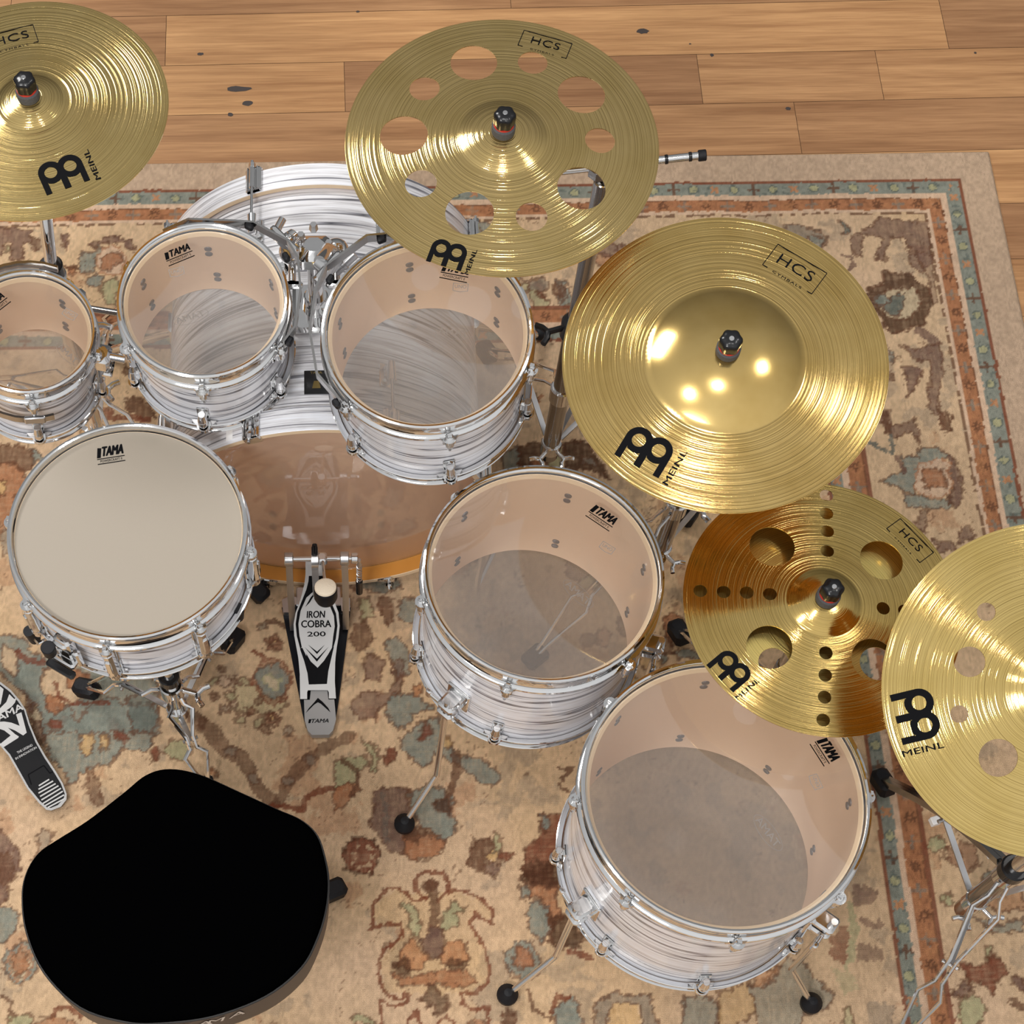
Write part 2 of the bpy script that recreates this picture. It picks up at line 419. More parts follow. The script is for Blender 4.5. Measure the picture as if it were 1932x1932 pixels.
# ------------------------------------------------------------------ floor: oak planks
def make_floor():
    rnd = random.Random(5)
    rows = [(2.860, 3.005, [-2.3, -0.75, 0.382, 1.95]), (2.715, 2.860, [-2.6, -1.35, -.397, 1.35, 2.6]), (2.575, 2.715, [-1.6, -1.15, .001, .786, 1.184, 2.4]), (2.433, 2.575, [-1.9, -.6, .985, 2.5])]
    y = 3.005
    while y < 4.3:
        rows.append((y, y + .143, [-2.2 + rnd.random(), -1 + rnd.random(), .3 + rnd.random(), 1.8 + rnd.random() * .5])); y += .143
    y = 2.433
    while y > -1.5:
        rows.append((y - .143, y, [-2.2 + rnd.random(), -1 + rnd.random(), .3 + rnd.random(), 1.8 + rnd.random() * .5])); y -= .143
    vs, fs, cols = [], [], []
    tones = {(2, 1): .35, (2, 2): .95, (2, 3): .05, (2, 4): .55, (2, 0): .3, (1, 1): .60, (1, 2): .30, (1, 0): .9, (3, 1): .62, (3, 2): .38, (0, 1): .45, (0, 2): .25}
    rot = Matrix.Rotation(math.radians(.55), 2)
    for ri, (y0, y1, xs) in enumerate(rows):
        ed = [-3.2] + sorted(xs) + [3.4]
        for k in range(len(ed) - 1):
            g = .0006
            b = len(vs)
            sk = .006 * (rnd.random() - .5)
            q = [(ed[k] + g, y0 + g), (ed[k + 1] - g, y0 + g), (ed[k + 1] - g, y1 - g), (ed[k] + g, y1 - g)]
            for x, yy in q:
                p = rot @ Vector((x, yy - 2.6)); vs.append((p.x, p.y + 2.6, 0.0))
            fs.append((b, b + 1, b + 2, b + 3))
            cols.append((tones.get((ri, k), rnd.random()), rnd.random()))
    n0 = len(fs)
    # gaps: a dark bed just under the boards
    b = len(vs)
    vs += [(-3.4, -1.7, -.0015), (3.5, -1.7, -.0015), (3.5, 4.4, -.0015), (-3.4, 4.4, -.0015)]
    fs.append((b, b + 1, b + 2, b + 3)); cols.append((0, 0))
    # knots
    kn = [((450, 168), .026, .008), ((466, 195), .012, .007), ((435, 216), .006, .005), ((378, 102), .007, .004), ((1212, 59), .014, .007), ((675, 22), .004, .003), ((1343, 104), .004, .005), ((1487, 205), .006, .005), ((1302, 83), .003, .002), ((1840, 100), .003, .003)]
    rk = random.Random(2)
    for (u, v), a, c in kn:
        p = at(u, v, 0); b = len(vs)
        n = 14
        for i in range(n):
            t = 2 * math.pi * i / n; w = 1 + .35 * (rk.random() - .5)
            vs.append((p.x + a * w * math.cos(t), p.y + c * w * math.sin(t), .0004))
        fs.append(tuple(range(b, b + n))); cols.append((0, 0))
    me = bpy.data.meshes.new('floor'); me.from_pydata(vs, [], fs)
    at1 = me.color_attributes.new('tone', 'FLOAT_COLOR', 'CORNER')
    li = 0
    for p, c in zip(me.polygons, cols):
        for _ in p.vertices:
            at1.data[li].color = (c[0], c[1], 0, 1); li += 1
    m = mat('oak_planks', (.5, .3, .15), .42, 0, 0, .35)
    bs = m.node_tree.nodes['Principled BSDF']
    tc = nd(m, 'ShaderNodeTexCoord'); vc = nd(m, 'ShaderNodeVertexColor', layer_name='tone')
    sp = nd(m, 'ShaderNodeSeparateColor'); lk(m, vc.outputs[0], sp.inputs[0])
    off = nd(m, 'ShaderNodeVectorMath', operation='MULTIPLY_ADD')
    cmb = nd(m, 'ShaderNodeCombineXYZ'); lk(m, sp.outputs[1], cmb.inputs[0]); lk(m, sp.outputs[0], cmb.inputs[1]); lk(m, sp.outputs[1], cmb.inputs[2])
    off.inputs[1].default_value = (9, 5, 3)
    lk(m, cmb.outputs[0], off.inputs[0]); lk(m, tc.outputs['Object'], off.inputs[2])
    mp = nd(m, 'ShaderNodeMapping'); mp.inputs['Scale'].default_value = (1.5, 26, 1); lk(m, off.outputs[0], mp.inputs[0])
    n1 = nd(m, 'ShaderNodeTexNoise'); n1.inputs['Scale'].default_value = 1.3; n1.inputs['Detail'].default_value = 7; n1.inputs['Roughness'].default_value = .6; n1.inputs['Distortion'].default_value = .4
    lk(m, mp.outputs[0], n1.inputs['Vector'])
    mp2 = nd(m, 'ShaderNodeMapping'); mp2.inputs['Scale'].default_value = (6, 160, 1); lk(m, off.outputs[0], mp2.inputs[0])
    n2 = nd(m, 'ShaderNodeTexNoise'); n2.inputs['Scale'].default_value = 1.5; n2.inputs['Detail'].default_value = 4; lk(m, mp2.outputs[0], n2.inputs['Vector'])
    r = nd(m, 'ShaderNodeValToRGB'); r.color_ramp.elements[0].position = .28; r.color_ramp.elements[0].color = (.33, .165, .072, 1)
    r.color_ramp.elements[1].position = .72; r.color_ramp.elements[1].color = (.60, .345, .165, 1)
    lk(m, n1.outputs[0], r.inputs[0])
    tone = nd(m, 'ShaderNodeValToRGB'); tone.color_ramp.elements[0].color = (.72, .66, .66, 1); tone.color_ramp.elements[1].color = (1.14, 1.10, 1.02, 1)
    lk(m, sp.outputs[0], tone.inputs[0])
    mu = nd(m, 'ShaderNodeMixRGB', blend_type='MULTIPLY'); mu.inputs[0].default_value = 1; lk(m, r.outputs[0], mu.inputs[1]); lk(m, tone.outputs[0], mu.inputs[2])
    fr = nd(m, 'ShaderNodeValToRGB'); fr.color_ramp.elements[0].position = .3; fr.color_ramp.elements[0].color = (.80, .78, .76, 1); fr.color_ramp.elements[1].position = .6; fr.color_ramp.elements[1].color = (1, 1, 1, 1)
    lk(m, n2.outputs[0], fr.inputs[0])
    mu2 = nd(m, 'ShaderNodeMixRGB', blend_type='MULTIPLY'); mu2.inputs[0].default_value = 1; lk(m, mu.outputs[0], mu2.inputs[1]); lk(m, fr.outputs[0], mu2.inputs[2])
    lk(m, mu2.outputs[0], bs.inputs['Base Color'])
    me.materials.append(m)
    me.materials.append(mat('plank_gap', (.13, .065, .03), .8))
    me.materials.append(mat('knot', (.055, .04, .035), .6))
    for i, p in enumerate(me.polygons):
        p.material_index = 0 if i < n0 else (1 if i == n0 else 2)
    me.update()
    o = bpy.data.objects.new('floor', me); COL.objects.link(o)
    tag(o, 'oak plank floor beyond the rug', kind='structure')
make_floor()
# ------------------------------------------------------------------ rug: woven pattern painted per knot
RUG_R, RUG_T, RUG_L, RUG_B = 1.389, 2.438, -2.3, -1.2
def make_rug():
    step = .0034
    xs = np.concatenate([np.linspace(RUG_L, -1.02, 30)[:-1], np.arange(-1.02, RUG_R, step), [RUG_R]])
    ys = np.concatenate([np.linspace(RUG_B, .40, 36)[:-1], np.arange(.40, RUG_T, step), [RUG_T]])
    nx, ny = len(xs), len(ys)
    X, Y = np.meshgrid(xs, ys)
    def vn(x, y, seed):
        xi = np.floor(x).astype(np.int64); yi = np.floor(y).astype(np.int64); fx = x - xi; fy = y - yi
        fx = fx * fx * (3 - 2 * fx); fy = fy * fy * (3 - 2 * fy)
        def h(a, b):
            k = (a * 374761393 + b * 668265263 + seed * 974634777) & 0xffffffff
            k = ((k ^ (k >> 13)) * 1274126177) & 0xffffffff
            return ((k ^ (k >> 16)) & 0xffff) / 65535.0
        return (h(xi, yi) * (1 - fx) + h(xi + 1, yi) * fx) * (1 - fy) + (h(xi, yi + 1) * (1 - fx) + h(xi + 1, yi + 1) * fx) * fy
    def fbm(x, y, seed, o=3):
        a = 0; w = .5; t = 0
        for i in range(o):
            a = a + w * vn(x * 2 ** i, y * 2 ** i, seed + i); t += w; w *= .5
        return a / t
    def lin(c):
        c = np.array(c, float) / 255.0
        return np.where(c <= .04045, c / 12.92, ((c + .055) / 1.055) ** 2.4)
    PAL = {k: lin(v) for k, v in {
        'tan': (220, 187, 150), 'edge': (198, 170, 144), 'pink': (223, 189, 160), 'gold': (218, 178, 124), 'teal': (138, 143, 132), 'sage': (178, 172, 132),
        'rust': (176, 118, 82), 'brown': (112, 76, 56), 'dark': (84, 54, 38), 'maroon': (128, 68, 48), 'purp': (122, 92, 80), 'grey': (146, 132, 116),
        'cream': (214, 192, 158), 'line': (126, 66, 44), 'dteal': (96, 104, 98), 'orange': (196, 138, 96)}.items()}
    wx = X + (fbm(X * 34, Y * 34, 11) - .5) * .020 + (vn(X * 170, Y * 170, 31) - .5) * .009
    wy = Y + (fbm(X * 34 + 50, Y * 34, 21) - .5) * .020 + (vn(X * 170, Y * 170 + 9, 41) - .5) * .009
    C = np.empty((ny, nx, 3)); C[:] = PAL['tan']
    # worn, uneven ground
    g = fbm(X * 3, Y * 3, 3, 4)[..., None]
    C = C * (1 - .35 * np.clip((g - .45) * 3, 0, 1)) + PAL['gold'] * (.35 * np.clip((g - .45) * 3, 0, 1))
    g = fbm(X * 5 + 30, Y * 5, 6, 3)[..., None]
    C = C * (1 - .45 * np.clip((g - .5) * 3, 0, 1)) + PAL['pink'] * (.45 * np.clip((g - .5) * 3, 0, 1))
    speck = vn(X * 270, Y * 150, 77)
    streak = .55 * vn(X * 290, Y * 45, 78) + .45 * vn(X * 60, Y * 290, 79)
    def put(mask, col, a=.9):
        c = PAL[col]
        aa = (mask * a)[..., None] if mask.ndim == 2 else mask
        return aa, c
    O = {'p': (0, 0, 1), 'a': (0, 1288, 3), 'b': (644, 1288, 3), 'c': (1288, 1288, 3), 'd': (1288, 0, 3), 'e': (1288, 644, 3), 'f': (0, 420, 6.44), 'g': (250, 1080, 6.44),
         'h': (0, 1080, 6.44), 'i': (0, 640, 6.44), 'j': (940, 500, 8.05), 'k': (940, 680, 8.05), 'l': (644, 644, 3), 'q': (1140, 1120, 8.05)}
    def W(o, p):
        ox, oy, s = O[o]
        q = at(ox + p[0] / s, oy + p[1] / s, .009)
        return (q.x, q.y)
    def sub(x0, x1, y0, y1):
        i0, i1 = np.searchsorted(xs, [x0, x1]); j0, j1 = np.searchsorted(ys, [y0, y1])
        return slice(max(j0, 0), min(j1, ny)), slice(max(i0, 0), min(i1, nx))
    def inside(poly, x, y):
        r = np.zeros(x.shape, bool); n = len(poly); j = n - 1
        for i in range(n):
            xi, yi = poly[i]; xj, yj = poly[j]
            if yi != yj:
                r ^= ((yi > y) != (yj > y)) & (x < (xj - xi) * (y - yi) / (yj - yi) + xi)
            j = i
        return r
    def segd(poly, x, y, closed):
        d = np.full(x.shape, 9.0); n = len(poly)
        for i in range(n if closed else n - 1):
            ax, ay = poly[i]; bx, by = poly[(i + 1) % n]; vx, vy = bx - ax, by - ay
            L = vx * vx + vy * vy + 1e-12
            t = np.clip(((x - ax) * vx + (y - ay) * vy) / L, 0, 1)
            d = np.minimum(d, np.hypot(x - ax - t * vx, y - ay - t * vy))
        return d
    def blend(sl, m, col, a):
        aa = (m * a * np.clip(.62 + .65 * streak[sl], 0, 1))[..., None]
        C[sl] = C[sl] * (1 - aa) + PAL[col] * aa
    def P(col, o, pts, line='brown', a=.9, lw=.0026):
        poly = [W(o, p) for p in pts]
        px = [p[0] for p in poly]; py = [p[1] for p in poly]; m = .02
        sl = sub(min(px) - m, max(px) + m, min(py) - m, max(py) + m)
        if sl[0].start >= sl[0].stop or sl[1].start >= sl[1].stop: return
        x, y = wx[sl], wy[sl]
        ins = inside(poly, x, y).astype(float)
        blend(sl, ins, col, a)
        if line:
            blend(sl, (segd(poly, x, y, True) < lw).astype(float), line, .7)
    def E(col, o, c, rx, ry, line='brown', a=.9, n=18, wob=.12, seed=1):
        r = random.Random(int(c[0] * 7 + c[1]) + seed)
        P(col, o, [(c[0] + rx * (1 + wob * (r.random() - .5)) * math.cos(2 * math.pi * i / n), c[1] + ry * (1 + wob * (r.random() - .5)) * math.sin(2 * math.pi * i / n)) for i in range(n)], line, a)
    def L(col, o, pts, w=.0035, a=.85):
        poly = [W(o, p) for p in pts]
        px = [p[0] for p in poly]; py = [p[1] for p in poly]; m = .02
        sl = sub(min(px) - m, max(px) + m, min(py) - m, max(py) + m)
        if sl[0].start >= sl[0].stop or sl[1].start >= sl[1].stop: return
        x, y = X[sl] * .4 + wx[sl] * .6, Y[sl] * .4 + wy[sl] * .6
        blend(sl, (segd(poly, x, y, False) < w).astype(float), col, a)
    full = (slice(0, ny), slice(0, nx))
    # scattered small flowers and broken vines over the whole ground
    rr = random.Random(9)
    n1 = fbm(wx * 13, wy * 13, 101, 3); n2 = fbm(wx * 11 + 7, wy * 11, 131, 3); n3 = fbm(wx * 17 + 3, wy * 17, 151, 3)
    n1 = n1 + (fbm(wx * 60, wy * 60, 171, 2) - .5) * .22; n2 = n2 + (fbm(wx * 60, wy * 60, 181, 2) - .5) * .22
    blend(full, np.clip((n1 - .67) * 30, 0, 1), 'grey', .42)
    blend(full, np.clip((n2 - .69) * 30, 0, 1), 'rust', .42)
    blend(full, ((np.abs(n3 - .5) < .006) & (n2 > .52)).astype(float), 'brown', .6)
    # ---- central field, left part
    P('teal', 'a', [(60, -120), (300, -160), (520, -140), (640, -20), (760, -40), (880, 0), (905, 130), (850, 330), (820, 400), (700, 380), (640, 420), (600, 470), (480, 500), (400, 570), (330, 480), (250, 330), (200, 180), (110, 60)])
    P('gold', 'a', [(440, 290), (520, 300), (530, 390), (480, 420), (440, 380)]); P('gold', 'a', [(570, 300), (620, 310), (610, 380), (565, 370)])
    P('cream', 'a', [(330, -10), (420, 20), (430, 120), (350, 130), (300, 60)]); P('rust', 'a', [(280, 40), (400, 60), (330, 130), (270, 110)])
    P('maroon', 'a', [(620, 200), (670, 230), (715, 320), (700, 355), (650, 310), (620, 260)]); E('maroon', 'a', (350, 200), 30, 22); E('maroon', 'a', (880, 400), 32, 34); E('orange', 'a', (1195, 512), 26, 14)
    P('purp', 'a', [(130, 60), (200, 90), (260, 240), (240, 360), (180, 260)], a=.7)
    P('sage', 'a', [(960, 330), (1040, 320), (1090, 380), (1060, 450), (980, 440), (940, 390)]); P('brown', 'a', [(500, 500), (560, 560), (570, 700), (520, 690), (490, 600)], a=.7)
    L('brown', 'a', [(1100, 210), (1190, 270), (1260, 380), (1380, 440), (1440, 560), (1540, 690)], .014, .75)
    L('brown', 'a', [(1560, 690), (1640, 560), (1740, 440), (1880, 340), (1980, 300)], .012, .7)
    L('line', 'a', [(1530, 700), (1620, 700), (1700, 730), (1740, 650), (1830, 600), (1940, 600)], .0055)
    for c, q in (((1310, 400), 30), ((1430, 540), 32), ((1760, 430), 34), ((1640, 560), 26)): E('grey', 'a', c, q, q, a=.6)
    P('sage', 'a', [(1340, 10), (1600, 30), (1620, 140), (1500, 200), (1300, 160)], a=.5)
    # ---- left edge figures
    P('purp', 'a', [(-80, 800), (20, 860), (60, 890), (110, 970), (130, 1050), (60, 1120), (30, 1230), (-80, 1280)])
    P('brown', 'a', [(0, 960), (60, 980), (90, 1050), (40, 1130), (-30, 1140)], a=.7)
    P('teal', 'a', [(-60, 1260), (60, 1280), (105, 1310), (90, 1390), (30, 1460), (-60, 1460)])
    E('teal', 'a', (112, 1585), 100, 105); E('cream', 'a', (112, 1585), 72, 76, 'rust'); E('rust', 'a', (110, 1580), 50, 62)
    L('brown', 'a', [(10, 1780), (70, 1800), (60, 1860), (110, 1900), (100, 1960)], .004); L('line', 'a', [(300, 1900), (320, 1840), (400, 1830), (460, 1900)], .004)
    P('sage', 'a', [(60, 1900), (120, 1870), (190, 1880), (230, 1980), (60, 1980)]); P('grey', 'a', [(230, 840), (300, 860), (280, 950), (200, 980)], a=.6)
    # ---- under the snare and beside the left pedal
    P('teal', 'h', [(-60, 760), (60, 750), (200, 780), (340, 880), (540, 1080), (540, 1380), (700, 1600), (820, 1600), (900, 1800), (1300, 1500), (1500, 1600), (1932, 1600), (1932, 1950), (520, 1950), (420, 1650), (240, 1420), (60, 1260), (-60, 1250)], a=.85)
    P('tan', 'h', [(30, 900), (240, 960), (250, 1180), (150, 1240), (40, 1130)]); P('tan', 'h', [(520, 1180), (760, 1100), (1000, 1200), (1100, 1500), (860, 1600), (560, 1560), (500, 1400)]); P('rust', 'h', [(560, 1490), (740, 1500), (780, 1640), (660, 1720), (560, 1620)]); P('rust', 'h', [(860, 1180), (1060, 1230), (1180, 1330), (1000, 1380), (800, 1400)])
    L('maroon', 'h', [(220, 950), (340, 1060), (500, 1100)], .006); E('cream', 'h', (420, 1720), 60, 110, 'brown'); E('maroon', 'h', (650, 1850), 90, 60); L('line', 'h', [(660, 1320), (720, 1500), (900, 1590), (1300, 1590)], .004)
    P('rust', 'i', [(-60, 1480), (180, 1480), (290, 1560), (300, 1750), (190, 1932), (120, 2300), (-60, 2400)]); P('brown', 'i', [(-60, 1280), (200, 1270), (380, 1330), (400, 1500), (290, 1620), (210, 1520), (60, 1480), (-60, 1560)], a=.85)
    P('teal', 'i', [(330, 1270), (440, 1300), (520, 1420), (400, 1500), (390, 1380)]); P('gold', 'i', [(-40, 1700), (90, 1720), (80, 1900), (-40, 1900)]); P('grey', 'i', [(0, 2300), (120, 2350), (160, 2600), (0, 2650)], a=.7); P('sage', 'i', [(1290, 60), (1400, 60), (1390, 220), (1300, 230)])
    P('brown', 'i', [(1500, 760), (1640, 700), (1860, 800), (1900, 960), (1760, 990), (1640, 930), (1540, 860)]); P('brown', 'i', [(1520, 300), (1600, 320), (1590, 420), (1510, 400)], a=.8); L('maroon', 'i', [(1250, 860), (1330, 880), (1300, 960), (1500, 950), (1800, 980)], .006); L('brown', 'i', [(1290, 740), (1340, 820), (1260, 880)], .004)
    # ---- between snare, throne and bass pedal
    E('maroon', 'g', (1712, 1325), 245, 265, 'line', .55); E('teal', 'g', (1712, 1325), 200, 208); E('cream', 'g', (1712, 1325), 92, 88, 'sage')
    for c in ((1720, 855), (1700, 1790)):
        for k in range(5): E('maroon', 'g', (c[0] + 62 * math.cos(k * 1.257 - 1.57), c[1] + 66 * math.sin(k * 1.257 - 1.57)), 40, 36, a=.75, seed=k)
        E('gold', 'g', c, 20, 18, None)
    E('dteal', 'g', (1570, 655), 60, 50, a=.5)
    for c, col, r in (((960, 1320), 'sage', 60), ((1110, 1330), 'pink', 80), ((1240, 1310), 'brown', 55), ((1390, 1310), 'sage', 60), ((1020, 1520), 'brown', 45), ((1210, 1520), 'sage', 60), ((1120, 1670), 'grey', 60), ((1250, 1620), 'pink', 50), ((1500, 1560), 'brown', 60), ((1420, 1700), 'maroon', 50), ((1280, 1800), 'sage', 55), ((840, 1830), 'brown', 60), ((1080, 1160), 'brown', 50), ((1540, 1850), 'sage', 60), ((1620, 1920), 'brown', 50), ((1900, 1900), 'grey', 60)): E(col, 'g', c, r, r * .9, a=.65)
    P('dteal', 'g', [(-40, 1500), (140, 1480), (260, 1560), (300, 1800), (200, 1932), (-40, 1932)], a=.5)
    L('line', 'g', [(1500, 960), (1560, 1000), (1640, 1060)], .004); L('brown', 'g', [(1640, 600), (1760, 590), (1850, 660)], .005)
    # ---- right of the bass pedal
    for o, pts, col in (('l', [(330, 1470), (400, 1440), (480, 1500), (470, 1590), (370, 1590), (320, 1530)], 'teal'), ('l', [(255, 1680), (310, 1660), (380, 1750), (390, 1900), (300, 1930), (265, 1790)], 'teal'),
                        ('l', [(230, 1440), (290, 1460), (290, 1570), (240, 1600), (210, 1500)], 'brown'), ('l', [(100, 1320), (300, 1330), (340, 1400), (200, 1420), (90, 1390)], 'dteal'), ('l', [(60, 1600), (130, 1580), (180, 1700), (90, 1760), (40, 1680)], 'brown'),
                        ('l', [(90, 1450), (160, 1440), (180, 1560), (110, 1580)], 'sage'), ('l', [(150, 1760), (240, 1800), (220, 1932), (130, 1932)], 'purp')): P(col, o, pts, a=.8)
    P('purp', 'b', [(60, 130), (120, 70), (250, 60), (310, 0), (270, -100), (340, -120), (330, 60), (240, 130), (180, 220), (90, 210)], a=.75)
    P('teal', 'b', [(270, 80), (430, 60), (520, 150), (400, 180), (400, 240), (310, 260), (270, 170)]); P('teal', 'b', [(330, 330), (440, 240), (560, 180), (580, 280), (650, 430), (800, 420), (890, 520), (860, 580), (760, 560), (660, 480), (540, 400), (470, 470), (370, 410)])
    P('maroon', 'b', [(245, 385), (290, 375), (310, 420), (270, 480), (245, 450)]); P('maroon', 'b', [(480, 220), (510, 240), (470, 330), (430, 330)]); P('gold', 'b', [(560, 290), (620, 300), (610, 370), (560, 360)])
    P('sage', 'b', [(130, 320), (190, 340), (215, 430), (200, 520), (160, 500), (180, 420)]); P('orange', 'b', [(410, 20), (460, 20), (450, 80), (415, 70)])
    P('sage', 'b', [(-40, 430), (140, 410), (155, 480), (60, 560), (-40, 600)]); P('rust', 'b', [(-40, 600), (50, 560), (110, 600), (40, 700), (-40, 740)]); L('brown', 'b', [(0, 440), (100, 500), (60, 640)], .005); L('brown', 'b', [(640, 400), (660, 520), (600, 650)], .007, .8)
    # ---- vase and rosette below the 14 inch drum's foot
    P('purp', 'b', [(180, 600), (250, 595), (385, 600), (370, 700), (400, 780), (440, 860), (360, 970), (270, 960), (215, 860), (170, 770)]); P('dteal', 'b', [(230, 620), (260, 620), (270, 900), (240, 880)], None, .35)
    P('teal', 'b', [(380, 610), (470, 575), (560, 585), (590, 640), (640, 660), (635, 860), (570, 890), (440, 810), (385, 720)]); P('dark', 'b', [(520, 680), (600, 640), (640, 700), (620, 740), (560, 740)]); P('rust', 'b', [(350, 850), (480, 850), (580, 880), (570, 960), (450, 1015), (350, 970)]); P('brown', 'b', [(400, 800), (470, 830), (440, 900), (360, 880)])
    E('maroon', 'b', (117, 990), 98, 114, 'dark')
    for k in range(7): E('tan', 'b', (117 + 52 * math.cos(k * .9), 990 + 62 * math.sin(k * .9)), 13, 17, None, .8, seed=k)
    P('brown', 'b', [(710, 1020), (740, 940), (760, 880), (830, 880), (860, 960), (820, 1020), (760, 1080)]); P('sage', 'b', [(850, 900), (880, 840), (910, 870), (900, 950), (860, 950)]); P('maroon', 'b', [(880, 960), (930, 945), (975, 975), (930, 1010), (880, 990)]); P('purp', 'b', [(790, 1040), (860, 1000), (910, 1040), (850, 1095)]); E('gold', 'b', (860, 975), 20, 22, None)
    # ---- palmette
    P('gold', 'b', [(420, 1170), (600, 1190), (800, 1220), (855, 1340), (750, 1310), (740, 1380), (830, 1560), (830, 1700), (740, 1760), (400, 1760), (260, 1740), (210, 1600), (330, 1400), (300, 1360), (170, 1390), (190, 1250), (330, 1180)], None, .35)
    L('line', 'b', [(600, 1190), (700, 1185), (800, 1220), (850, 1290), (862, 1362), (800, 1340), (760, 1305), (730, 1350), (760, 1430), (810, 1500), (840, 1600), (830, 1700), (770, 1760), (680, 1750), (690, 1810), (760, 1850), (825, 1830), (822, 1932)])
    L('line', 'b', [(480, 1210), (450, 1240), (390, 1220), (360, 1178), (250, 1172), (180, 1250), (162, 1400), (250, 1355), (335, 1365), (340, 1430), (250, 1500), (208, 1570), (213, 1680), (285, 1770), (350, 1790), (360, 1750), (385, 1760), (370, 1820), (320, 1835), (215, 1790), (218, 1932)])
    L('line', 'b', [(470, 1220), (420, 1160), (430, 1090), (490, 1062), (570, 1075), (600, 1130), (580, 1200), (540, 1240)]); L('line', 'b', [(380, 1932), (400, 1890), (440, 1870), (460, 1932)]); L('line', 'b', [(540, 1932), (590, 1890), (640, 1932)])
    L('brown', 'b', [(510, 1130), (525, 1260), (525, 1420)], .0085); P('brown', 'b', [(455, 1125), (500, 1100), (540, 1130), (520, 1165), (480, 1160)])
    P('sage', 'b', [(310, 1260), (380, 1245), (430, 1300), (440, 1430), (400, 1430), (380, 1330)]); P('sage', 'b', [(550, 1420), (580, 1300), (630, 1220), (710, 1265), (640, 1310), (660, 1370), (610, 1400)])
    P('orange', 'b', [(330, 1500), (400, 1450), (480, 1560), (470, 1620), (330, 1600)]); P('orange', 'b', [(550, 1540), (620, 1470), (700, 1470), (735, 1560), (600, 1620)])
    P('purp', 'b', [(430, 1450), (470, 1430), (490, 1370), (560, 1380), (580, 1440), (600, 1470), (540, 1560), (490, 1560)]); E('dark', 'b', (355, 1605), 52, 38, a=.8); E('dark', 'b', (665, 1590), 58, 46, a=.8)
    P('rust', 'b', [(300, 1655), (520, 1650), (760, 1640), (775, 1700), (620, 1725), (540, 1700), (320, 1710)]); P('dark', 'b', [(500, 1700), (525, 1700), (560, 1760), (610, 1780), (560, 1870), (530, 1880), (490, 1830), (435, 1800), (490, 1760)], a=.8); P('sage', 'b', [(80, 1932), (85, 1860), (140, 1870), (190, 1932)])
    # ---- figure left of the 16 inch drum
    P('maroon', 'b', [(1130, 860), (1130, 740), (1180, 760), (1260, 720), (1330, 800), (1330, 1000), (1210, 1020), (1210, 1160), (1080, 1170), (1025, 1080), (1050, 930)]); P('teal', 'b', [(1130, 740), (1175, 755), (1190, 800), (1160, 850), (1140, 820)]); P('dark', 'b', [(1030, 1060), (1100, 1010), (1250, 1020), (1260, 1140), (1100, 1170), (1020, 1130)])
    P('teal', 'b', [(995, 1160), (1050, 1150), (1065, 1210), (1010, 1220)]); P('rust', 'b', [(1070, 1170), (1200, 1160), (1260, 1300), (1180, 1400), (1160, 1260), (1060, 1220)]); P('teal', 'b', [(1060, 1250), (1170, 1265), (1180, 1400), (1130, 1465), (1070, 1390)]); P('dark', 'b', [(1185, 1310), (1270, 1300), (1380, 1430), (1370, 1500), (1230, 1510), (1165, 1440)])
    E('teal', 'b', (1030, 1568), 98, 102); E('rust', 'b', (1025, 1560), 55, 60); L('maroon', 'b', [(1300, 1530), (1360, 1540), (1420, 1555)], .005); L('brown', 'b', [(1230, 475), (1310, 490), (1260, 540), (1240, 600), (1300, 620)], .003)
    P('teal', 'b', [(1205, 1850), (1250, 1790), (1310, 1790), (1355, 1830), (1350, 1980), (1205, 1980)]); L('line', 'b', [(1200, 1860), (1220, 1760), (1290, 1780)], .004); P('brown', 'b', [(900, 1932), (930, 1860), (990, 1870), (980, 1980)]); L('brown', 'b', [(1060, 1750), (1090, 1850), (1200, 1900)], .004)
    P('grey', 'b', [(1440, 1790), (1560, 1760), (1740, 1780), (1800, 1980), (1700, 1980), (1680, 1830), (1540, 1820), (1480, 1980), (1420, 1980)], a=.8); P('gold', 'b', [(1540, 1830), (1660, 1830), (1690, 1980), (1500, 1980)], None, .7)
    # ---- below the 16 inch drum
    P('teal', 'c', [(380, 1740), (470, 1700), (600, 1560), (700, 1600), (760, 1700), (860, 1770), (820, 1850), (700, 1860), (640, 1980), (420, 1980)], a=.6); P('orange', 'c', [(420, 1640), (560, 1620), (500, 1720), (400, 1740)], a=.6)
    P('teal', 'c', [(0, 1790), (120, 1760), (200, 1850), (180, 1980), (0, 1980)], a=.7); P('gold', 'c', [(200, 1760), (380, 1700), (400, 1850), (260, 1980), (180, 1900)], a=.6)
    P('purp', 'c', [(960, 1130), (1080, 1160), (1110, 1200), (1070, 1260), (960, 1250)], None, .75); P('purp', 'c', [(990, 1330), (1090, 1330), (1150, 1380), (1060, 1400)], None, .7); P('maroon', 'c', [(820, 1420), (930, 1400), (930, 1590), (830, 1550)], None, .7); P('purp', 'c', [(1000, 1480), (1120, 1500), (1110, 1580), (990, 1580)], None, .65)
    P('sage', 'c', [(930, 1230), (985, 1240), (980, 1580), (935, 1640)], None, .8); P('sage', 'c', [(850, 1620), (960, 1640), (1000, 1740), (900, 1760)], None, .5); P('grey', 'c', [(1060, 1830), (1180, 1800), (1200, 1980), (1060, 1980)], None, .6)
    # ---- between 12 inch tom, 14 inch drum and the big bell cymbal
    P('sage', 'j', [(500, 320), (600, 260), (600, 480), (700, 520), (760, 560), (700, 690), (500, 680)], a=.7); P('maroon', 'j', [(590, 200), (660, 220), (700, 440), (680, 540), (600, 400)]); P('teal', 'j', [(880, 180), (1040, 230), (1080, 420), (1150, 640), (960, 640), (890, 520)])
